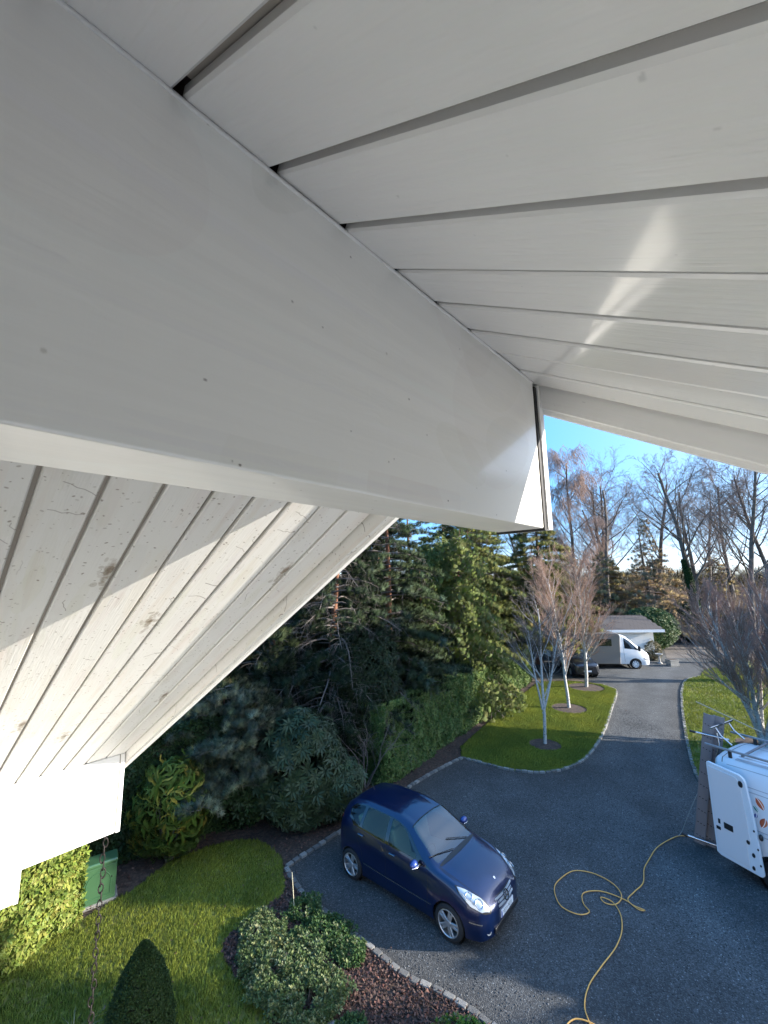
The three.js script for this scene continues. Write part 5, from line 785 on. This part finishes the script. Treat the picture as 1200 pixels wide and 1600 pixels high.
conifer('cypress_tree', 'bushy green cypress between the hedge and the tall pine', 2.0, -21.2, 7.0, 2.2, { col: [0.07, 0.10, 0.035], alt: [0.12, 0.15, 0.05], altShare: 0.3, limbs: 84, base: 0.05, rise: 0.1, droop: 0.5, sub: 7, tufts: 8, geo: spray, spray: true, size: 1.15, hang: 0.5, prof: (f) => Math.pow(1 - f, 0.7) + 0.08 });
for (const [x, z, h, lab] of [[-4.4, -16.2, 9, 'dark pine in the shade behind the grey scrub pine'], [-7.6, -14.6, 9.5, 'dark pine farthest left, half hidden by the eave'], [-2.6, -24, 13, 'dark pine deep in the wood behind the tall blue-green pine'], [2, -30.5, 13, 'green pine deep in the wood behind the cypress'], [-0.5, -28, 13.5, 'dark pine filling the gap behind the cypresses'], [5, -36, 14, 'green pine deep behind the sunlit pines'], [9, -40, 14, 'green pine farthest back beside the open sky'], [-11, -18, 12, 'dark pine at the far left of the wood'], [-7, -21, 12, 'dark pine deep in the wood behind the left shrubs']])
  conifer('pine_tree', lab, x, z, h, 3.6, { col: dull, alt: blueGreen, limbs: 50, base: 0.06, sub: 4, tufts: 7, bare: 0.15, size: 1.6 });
{ // arching bare thorn shrub in the shade behind the car
  bareTree('bare_shrub', 'tangle of grey leafless twigs in the dark gap behind the blue car', { seed: 61, at: [-0.75, 0, -14.6], stems: many(8, 7, (r) => [V(r() - 0.4, 1.5, r() - 0.2), 2.2 + r(), 0.02]), kids: [6, 5], from: [0.3, 0.2], ang: [0.8, 0.8], ratio: [0.4, 0.4], jit: [0.5, 0.6, 0.6], up: [-0.3, -0.2, 0], thin: 1, tip: 0.0025, bark: M.greyTwig, twig: M.greyTwig });
}

// ---------------------------------------------------------------- birches
const bOpt = { from: [0.24, 0.2, 0.15], ang: [0.55, 0.5, 0.5], ratio: [0.42, 0.42, 0.45], jit: [0.12, 0.3, 0.35, 0.4], up: [0.1, 0.35, 0.25, 0.2], thin: 2, bark: M.birch };
bareTree('birch_tree', 'young white-stemmed birch, nearest on the left lawn, with a forked pale trunk', { ...bOpt, seed: 71, at: [6.29, 0, -17.73], stems: [[V(0.0, 1, 0.02), 5.4, 0.07], [V(0.28, 1, 0), 3.2, 0.05, V(0.02, 1.2, 0)], [V(-0.22, 1, 0.1), 3.2, 0.045, V(0, 1.35, 0)]], kids: [13, 8, 6], from: [0.32, 0.2, 0.15], ang: [0.65, 0.5, 0.5], twig: M.greyTwig, tip: 0.005 });
bareTree('birch_tree', 'reddish-twigged birch in the round bed in the middle of the left lawn', { ...bOpt, seed: 72, at: [9.21, 0, -22.19], stems: [[V(0.02, 1, 0), 6.6, 0.085]], kids: [31, 10, 7], from: [0.2, 0.12, 0.1], ang: [0.45, 0.45, 0.45], ratio: [0.44, 0.4, 0.42], twig: M.redTwig, tip: 0.006 });
bareTree('birch_tree', 'reddish birch farthest along the left lawn, in front of the dark parked car', { ...bOpt, seed: 73, at: [11.95, 0, -26.06], stems: [[V(0.03, 1, 0.02), 7.2, 0.105]], kids: [33, 10, 7], from: [0.2, 0.12, 0.1], ang: [0.48, 0.45, 0.45], ratio: [0.42, 0.4, 0.42], twig: M.redTwig, tip: 0.006 });
bareTree('birch_tree', 'large many-stemmed birch with dense upswept twigs behind the white van', { ...bOpt, seed: 74, at: [14.6, 0, -17.2], stems: many(9, 9, (r, k) => [V(Math.cos(k * 0.7 + r()) * (0.2 + 0.22 * r()), 1, Math.sin(k * 0.7 + r()) * (0.2 + 0.22 * r())), 5.0 + 1.2 * r(), 0.075 + 0.03 * r(), V((r() - 0.5) * 0.35, 0, (r() - 0.5) * 0.35)]), kids: [20, 10, 7], from: [0.2, 0.12, 0.1], ang: [0.5, 0.42, 0.4], ratio: [0.38, 0.42, 0.45], twig: phys({ color: lin(0.34, 0.24, 0.20), roughness: 1, specularIntensity: 0.15 }), tip: 0.005 });

// ---------------------------------------------------------------- the wood beyond
const tall = (seed, o = {}) => ({ seed, stems: [[V(0.04, 1, 0), 17, 0.26]], kids: [17, 9, 7, 4], from: [0.3, 0.25, 0.2, 0.2], ang: [0.8, 0.65, 0.65, 0.6], ratio: [0.42, 0.42, 0.42, 0.45], jit: [0.14, 0.4, 0.45, 0.5, 0.5], up: [0.05, 0.45, 0.15, 0.05, 0], thin: 2, tip: 0.0085, thick: 0.42, bark: M.bark, twig: M.twig, ...o });
const A = bareTree('bare_tree', 'tall leafless tree with an ivy-clad leaning trunk right of the dark conifer', tall(81, { at: [30.2, 0, -40.5], stems: [[V(-0.12, 1, 0), 17.5, 0.32]], ivy: 8 }));
const B = bareTree('bare_tree', 'tall leafless ash with upright branches at the right edge', tall(82, { at: [32.2, 0, -37.5], kids: [20, 9, 7, 4], ang: [0.7, 0.6, 0.6, 0.6] }));
const C = bareTree('bare_tree', 'leafless tree with crooked spreading limbs left of the dark conifer', tall(83, { at: [24.6, 0, -47], stems: [[V(0.03, 1, 0), 17, 0.3]], kids: [12, 9, 7, 4], ang: [0.95, 0.7, 0.7, 0.6], jit: [0.2, 0.55, 0.6, 0.6, 0.6] }));
const Wp = bareTree('weeping_birch', 'tall birch with fine hanging twigs against the blue sky', tall(84, { at: [22.4, 0, -49], stems: [[V(-0.02, 1, 0), 20, 0.24]], kids: [22, 12, 16], from: [0.3, 0.2, 0.2], ang: [0.75, 0.7, 0.8], ratio: [0.30, 0.45, 0.8], up: [0.05, 0.4, -0.3, -2.6], jit: [0.12, 0.35, 0.4, 0.3], bark: M.bark, twig: phys({ color: lin(0.28, 0.20, 0.165), roughness: 1, specularIntensity: 0.15 }), tip: 0.012, thick: 0.42 }));
for (const [src, x, z, turn, s, lab] of [
  [B, 41.5, -50, 1.1, 1.05, 'leafless tree behind the ash, second in from the right edge'], [A, 27.4, -52, 2.0, 0.98, 'thin leafless tree directly behind the dark conifer'], [B, 36.5, -38.5, 2.4, 0.95, 'leafless tree cut off by the right edge of the picture'], [A, 35, -54, 4.0, 1.06, 'leafless tree between the ivy trunk and the ash'],
  [B, 29, -57, 5, 1.1, 'distant leafless tree above the garage bush'], [C, 39, -52, 3, 1.0, 'distant spreading leafless tree low at the right'], [C, 17.5, -52, 2.2, 0.82, 'leafless tree beside the ridge beam end board'], [A, 20.5, -58, 1.3, 0.85, 'distant leafless tree behind the weeping birch'], [B, 44, -57, 0.4, 1.0, 'far leafless tree at the right edge of the wood'], [C, 33, -62, 1.8, 1.0, 'far leafless tree on the skyline behind the ivy trunk'],
  [A, 37, -25.5, 2.6, 0.9, 'leafless tree farther right of the right lawn'], [B, 41, -31, 3.6, 1.0, 'leafless tree far right beyond the lawn'],
]) copyOf(src, [x, 0, z], turn, s, lab);
conifer('conifer_tree', 'brownish pyramidal conifer in the middle of the wood', 27.2, -43, 12.6, 4.6, { col: [0.26, 0.20, 0.11], alt: [0.34, 0.26, 0.15], altShare: 0.4, limbs: 70, base: 0.08, sub: 4, tufts: 6, bare: 0.4, size: 1.7, rise: 0.05, droop: 0.3, trunk: M.bark, branch: M.twig, prof: (f) => 1.02 - f });
for (const [x, z, h, lab] of [[26, -50, 9.2, 'brown conifer behind the rounded bush'], [41, -52, 8.6, 'dull brown conifer at the right edge of the wood'], [19.5, -45.5, 9.6, 'brown bushy conifer behind the reddish birches'], [23, -43.5, 9.0, 'dull brown-green conifer left of the pyramidal one'], [15.8, -42, 8.8, 'brown-green conifer beside the golden pine']])
  conifer('conifer_tree', lab, x, z, h, 3.2, { col: [0.22, 0.18, 0.09], alt: [0.32, 0.26, 0.12], altShare: 0.4, limbs: 54, base: 0.03, sub: 4, tufts: 7, bare: 0.4, size: 1.9, trunk: M.bark, branch: M.twig, prof: (f) => Math.sqrt(Math.max(0, 1 - f)) });
shrub('clipped_bush', 'rounded dark evergreen bush rising behind the right end of the garage', 'bush', [23.6, 0, -38.2], [2.5, 1.85, 2.0], 6500, laurelLeaf, [0.05, 0.10, 0.03], { seed: 31, size: 1.6, lump: 0.12, holes: 0.1, alt: [0.12, 0.16, 0.05], altShare: 0.3 });
for (const [x, z, h, lab] of [[30.5, -43.5, 1.9, 'evergreen bush at the foot of the ivy-clad tree'], [35.5, -41.5, 1.3, 'dark evergreen bush at the right edge of the far track'], [27, -47, 2.4, 'evergreen bush under the pyramidal conifer']]) shrub('evergreen_bush', lab, 'bush', [x, 0, z], [2.8, h, 2.2], 4200, laurelLeaf, [0.055, 0.075, 0.03], { seed: x * 7 | 0, size: 2.0, alt: [0.12, 0.12, 0.05], altShare: 0.3 });
{ // brown undergrowth of the wood: countless stems, one object
  const tr = new MB(), r = RNG(55);
  for (let k = 0; k < 34; k++) { const a = r() * 6.28, d = V(Math.cos(a) * 0.35, 1, Math.sin(a) * 0.35).normalize(), l = 1.6 + 1.6 * r(), p = V(Math.cos(a) * 0.3 * r(), 0, Math.sin(a) * 0.3 * r()), e = p.clone().addScaledVector(d, l).add(V((r() - 0.5) * 0.5, 0, (r() - 0.5) * 0.5)), m = p.clone().lerp(e, 0.5).add(V(0, 0.15, 0)); tr.tube([p, m, e], [0.02, 0.014, 0.006], 3); for (let j = 0; j < 9; j++) { const b = p.clone().lerp(e, 0.3 + 0.7 * r()); tr.tube([b, b.clone().add(V((r() - 0.5) * 0.9, 0.2 + 0.6 * r(), (r() - 0.5) * 0.9))], [0.008, 0.004], 3); } }
  const list = []; for (let k = 0; k < 520; k++) { const x = 8 + 62 * r(), z = -39 - 40 * r(); if (x < 26 && z > -42) continue; if (x < 48 && x > 24 && z > -50 && Math.abs(x - (26 + (-36 - z) * 0.75)) < 4.5) continue; const g = 0.7 + 0.7 * r(); list.push({ p: V(x, 0, z), q: new THREE.Quaternion().setFromAxisAngle(UP, r() * 6.28), s: 0.9 + 0.8 * r(), c: [0.19 * g, 0.135 * g, 0.095 * g] }); }
  tag(instanced('undergrowth', tr.geometry(), std({ color: lin(1, 1, 1), roughness: 0.9 }), list), null, 'undergrowth', null, 'stuff');
  const far = []; for (let k = 0; k < 5200; k++) { const x = -50 + 190 * r(), z = -72 - 40 * r(), h = 1 + 6.5 * r() * r(); const g = 0.7 + 0.6 * r(); far.push({ p: V(x, h, z), q: facing(V(r() - 0.5, 1, r() - 0.5).normalize(), r() * 6), s: 9 + 8 * r(), c: [0.10 * g, 0.085 * g, 0.055 * g] }); }
  tag(instanced('distant_woodland', needles(9, 30, 0.14, 0.004), M.needle, far), null, 'woodland', null, 'stuff');
}
// tall evergreen screens along the right-hand boundary, beyond the frame; their shade falls across the drive
hedge('conifer_screen', 'very tall dark conifer screen along the right boundary of the drive', 'hedge', [[23.4, -13.6], [23.3, -10], [23.2, -7.0]], 3, 12.4, 12.2, 46, spray, [0.04, 0.07, 0.03], { seed: 15, size: 3.2, mat: M.needle, lump: 1.2 });
hedge('conifer_screen', 'far end of the tall conifer screen, sloping down towards the wood', 'hedge', [[23.6, -16.1], [23.5, -15], [23.4, -13.8]], 3, 9.3, 12.2, 46, spray, [0.04, 0.07, 0.03], { seed: 18, size: 3.2, mat: M.needle, lump: 1.0 });
hedge('conifer_screen', 'lower clipped part of the conifer screen on the right boundary', 'hedge', [[23.2, -6.8], [23.1, -4.9]], 3, 6.9, 5.6, 60, spray, [0.04, 0.07, 0.03], { seed: 16, size: 3, mat: M.needle, lump: 0.6 });
hedge('conifer_screen', 'nearest part of the conifer screen on the right boundary', 'hedge', [[23.1, -4.6], [23.0, -3.2]], 3, 10.2, 10.0, 46, spray, [0.04, 0.07, 0.03], { seed: 17, size: 3.2, mat: M.needle, lump: 1.0 });

// ---------------------------------------------------------------- small things in the garden
{ // green utility cabinet
  const t = thing('utility_cabinet', 'green metal utility cabinet with arched panel at the edge of the lawn', 'cabinet', [-6.28, 0, -9.98], 0.62);
  const b = mesh('body', new RoundedBoxGeometry(0.74, 0.86, 0.42, 4, 0.025), M.green, t); b.position.y = 0.47; t.scale.setScalar(0.86);
  const l = mesh('lid', new RoundedBoxGeometry(0.77, 0.10, 0.46, 4, 0.04), M.green, t); l.position.y = 0.90;
  const a = new MB(), P = []; for (let k = 0; k <= 16; k++) { const q = Math.PI * k / 16; P.push(V(-Math.cos(q) * 0.25, 0.5 + Math.sin(q) * 0.24, 0.214)); } a.tube([V(-0.25, 0.2, 0.214), ...P, V(0.25, 0.2, 0.214), V(-0.25, 0.2, 0.214)], 0.007, 6); a.build('arched_panel_groove', std({ color: lin(0.02, 0.08, 0.03), roughness: 0.6 }), t);
  for (const y of [0.83, 0.12]) { const s = mesh('ridge', new RoundedBoxGeometry(0.7, 0.012, 0.012, 2, 0.004), M.green, t); s.position.set(0, y, 0.214); }
  const k = mesh('lock', new THREE.CylinderGeometry(0.016, 0.016, 0.012, 12).rotateX(Math.PI / 2), M.chain, t); k.position.set(0.27, 0.56, 0.215);
  const p = mesh('plinth', new RoundedBoxGeometry(0.86, 0.08, 0.54, 2, 0.015), M.stone, t); p.position.y = 0.03;
}
{ // clipped cone
  const t = thing('topiary_cone', 'clipped dark green topiary cone on the lawn below the rain chain', 'shrub', [-3.72, 0, -7.15]), r = RNG(33), list = [];
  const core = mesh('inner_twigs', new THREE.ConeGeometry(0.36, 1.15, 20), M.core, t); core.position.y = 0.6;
  const st = mesh('stem', new THREE.CylinderGeometry(0.03, 0.045, 0.4, 8), M.bark, t); st.position.y = 0.18;
  for (let k = 0; k < 5200; k++) { const f = r() < 0.5 ? 1 - Math.sqrt(r()) : r(), y = f * 1.3, rr = 0.45 * Math.pow(1 - f * f, 0.8) * (0.9 + 0.12 * r() + (r() < 0.04 ? 0.1 : 0)), a = r() * 6.2832, n = V(Math.cos(a), 0.42, Math.sin(a)).add(V((r() - 0.5) * 0.7, (r() - 0.5) * 0.7, (r() - 0.5) * 0.7)).normalize(); list.push({ p: V(Math.cos(a) * rr, 0.05 + y, Math.sin(a) * rr), q: facing(n, r() * 6), s: 0.55 + 0.4 * r(), c: hue([0.04, 0.07, 0.018], r) }); }
  instanced('foliage', smallLeaf, M.leaf, list, t);
}
// low shrubs in the flower bed
const var1 = [0.085, 0.13, 0.045], var2 = [0.24, 0.27, 0.13], grn = [0.06, 0.115, 0.035];
for (const [x, z, rx, ry, rz, n, c, share, lab] of [
  [-2.45, -8.9, 0.46, 0.17, 0.50, 1100, var1, 0.3, 'pale variegated shrub at the left corner of the flower bed'],
  [-1.95, -8.25, 0.70, 0.22, 0.62, 2400, var1, 0.25, 'largest pale variegated shrub, in the middle of the flower bed'],
  [-1.35, -7.72, 0.66, 0.2, 0.52, 2100, var1, 0.25, 'pale variegated shrub nearest the bottom of the picture'],
  [-1.35, -8.95, 0.52, 0.16, 0.42, 1200, grn, 0.08, 'green shrub by the kerb in the flower bed'],
  [-1.75, -9.5, 0.36, 0.18, 0.34, 600, grn, 0.06, 'darker green shrub at the upper corner of the flower bed'],
  [-0.72, -8.55, 0.32, 0.16, 0.26, 450, grn, 0.15, 'small sunlit green shrub beside the kerb and the blue car'],
  [-0.6, -7.28, 0.24, 0.13, 0.2, 260, grn, 0.1, 'little dark shrub by the stone in the flower bed'],
  [1.05, -7.02, 0.42, 0.2, 0.3, 700, [0.10, 0.20, 0.03], 0.2, 'bright green low shrub at the bottom edge beside the drive'],
  [0.1, -7.05, 0.2, 0.12, 0.2, 180, [0.09, 0.15, 0.03], 0.2, 'tiny light green plant in the mulch at the bottom edge'],
]) shrub('low_shrub', lab, 'shrub', [x, 0, z], [rx, ry * 0.68, rz], n, smallLeaf, c, { seed: (x * 50 + z * 30) | 0, alt: var2, altShare: share, size: 1.1, stems: 9, lump: 0.9, holes: 0.42, lift: 0.8, group: undefined });
{ const t = thing('garden_cane', 'pale bamboo cane standing in the flower bed', 'cane', [-1.92, 0, -9.42]); const mb = new MB(); mb.tube([V(0, 0, 0), V(-0.03, 0.42, 0.01), V(-0.07, 0.84, 0)], 0.006, 7, true); mb.build('cane', std({ color: lin(0.55, 0.5, 0.34), roughness: 0.7 }), t); const k = new MB(); for (const y of [0.25, 0.5, 0.72]) k.box(0.024, 0.01, 0.024, -0.07 * y / 0.84, y, 0); k.build('knots', std({ color: lin(0.35, 0.3, 0.18), roughness: 0.8 }), t); }
{ const t = thing('garden_stone', 'flat grey stone in the flower bed at the bottom edge', 'stone', [-0.92, 0.02, -7.32], 0.4); const g = new THREE.DodecahedronGeometry(0.17, 2), P = g.attributes.position; for (let k = 0; k < P.count; k++) { const v = V().fromBufferAttribute(P, k), w = 1 + 0.14 * Math.sin(v.x * 23) * Math.cos(v.z * 19 + v.y * 11); P.setXYZ(k, v.x * w, v.y * w * 0.35, v.z * w * 0.8); } g.computeVertexNormals(); mesh('stone', g, M.stone, t); }
{ // pale grass clump bottom left
  const t = thing('ornamental_grass', 'clump of thin pale arching grass blades at the bottom left edge', 'grass plant', [-4.55, 0, -6.95]), mb = new MB(), r = RNG(44); for (let k = 0; k < 46; k++) { const a = r() * 6.28, l = 0.3 + 0.3 * r(), d = V(Math.cos(a), 0, Math.sin(a)); mb.tube([V(0, 0, 0).addScaledVector(d, 0.04), d.clone().multiplyScalar(l * 0.4).setY(l * 0.75), d.clone().multiplyScalar(l * 0.95).setY(l * 0.6)], [0.003, 0.0025, 0.001], 3); } mb.build('blades', std({ color: lin(0.32, 0.30, 0.18), roughness: 0.8 }), t);
}
{ // hose
  const pts = [[7.94, -11.75], [7.5, -11.82], [7.22, -11.72], [6.6, -11.35], [6.16, -10.96], [5.85, -10.65], [5.54, -10.2], [5.2, -9.95], [4.95, -9.75], [4.95, -9.62], [5.12, -9.44], [5.02, -9.48], [4.9, -9.72], [4.5, -9.99], [4.1, -9.93], [3.98, -9.65], [4.0, -9.45], [3.76, -9.37], [3.5, -9.6], [3.56, -10.1], [3.84, -10.4], [4.25, -10.62], [4.65, -10.5], [4.9, -10.15], [4.85, -9.8], [4.6, -9.62], [4.42, -9.68], [4.42, -9.82], [4.58, -9.72], [4.6, -9.45], [4.43, -9.05], [4.1, -8.65], [3.6, -8.25], [3.24, -7.93], [3.02, -7.6], [2.95, -7.25], [2.75, -7.12], [2.6, -7.3], [2.8, -7.42], [3.1, -7.3], [3.2, -7.0]];
  const c = new THREE.CatmullRomCurve3(pts.map(([x, z], k) => V(x, 0.028 + 0.012 * ((k % 7) === 3), z)), false, 'centripetal'), t = thing('hose', 'thin yellow hose lying in loops across the gravel drive', 'hose'), mb = new MB(); mb.tube(c.getSpacedPoints(520), 0.0100, 7, true); mb.build('hose', M.hose, t);
}
{ // thin cord from the ladder foot
  const t = thing('cord', 'thin grey cord running from the ladder foot down to the gravel', 'cord'); const c = new THREE.CatmullRomCurve3([V(7.95, 1.15, -11.6), V(7.7, 0.5, -11.75), V(7.5, 0.06, -11.82), V(7.2, 0.02, -11.74)]); const mb = new MB(); mb.tube(c.getSpacedPoints(40), 0.007, 5); mb.build('cord', std({ color: lin(0.3, 0.29, 0.26), roughness: 0.7 }), t);
}
{ // planter by the garage
  const t = thing('planter', 'pale square planter standing right of the motorhome by the garage corner', 'planter', [20.95, 0, -31.6], 0.1); t.scale.setScalar(0.72); const mb = new MB(); mb.box(0.95, 0.62, 0.7, 0, 0.31, 0, 0, 0, 0, 0.03); mb.box(1.02, 0.08, 0.77, 0, 0.6, 0, 0, 0, 0, 0.02); mb.build('box', M.stone, t); const s = mesh('soil', boxUV(0.86, 0.02, 0.6), M.mulch, t); s.position.y = 0.645;
}
shrub('low_shrub', 'pale bare shrub by the planter at the garage corner', 'shrub', [20.9, 0, -33.6], [0.6, 0.75, 0.5], 420, smallLeaf, [0.22, 0.20, 0.12], { seed: 91, size: 2, stems: 14 });
{ const t = thing('garden_ornament', 'white birdbath-like garden ornament between the garage corner and the planter', 'ornament', [20.55, 0, -32.4]); mesh('pedestal', new THREE.LatheGeometry([[0.001, 0], [0.24, 0], [0.22, 0.08], [0.09, 0.16], [0.07, 0.6], [0.11, 0.75], [0.30, 0.86], [0.32, 0.92], [0.26, 0.9], [0.001, 0.84]].map((p) => new THREE.Vector2(...p)), 24), std({ color: lin(0.35, 0.33, 0.3), roughness: 0.8 }), t); t.scale.setScalar(0.8); }

renderer.render(scene, camera);
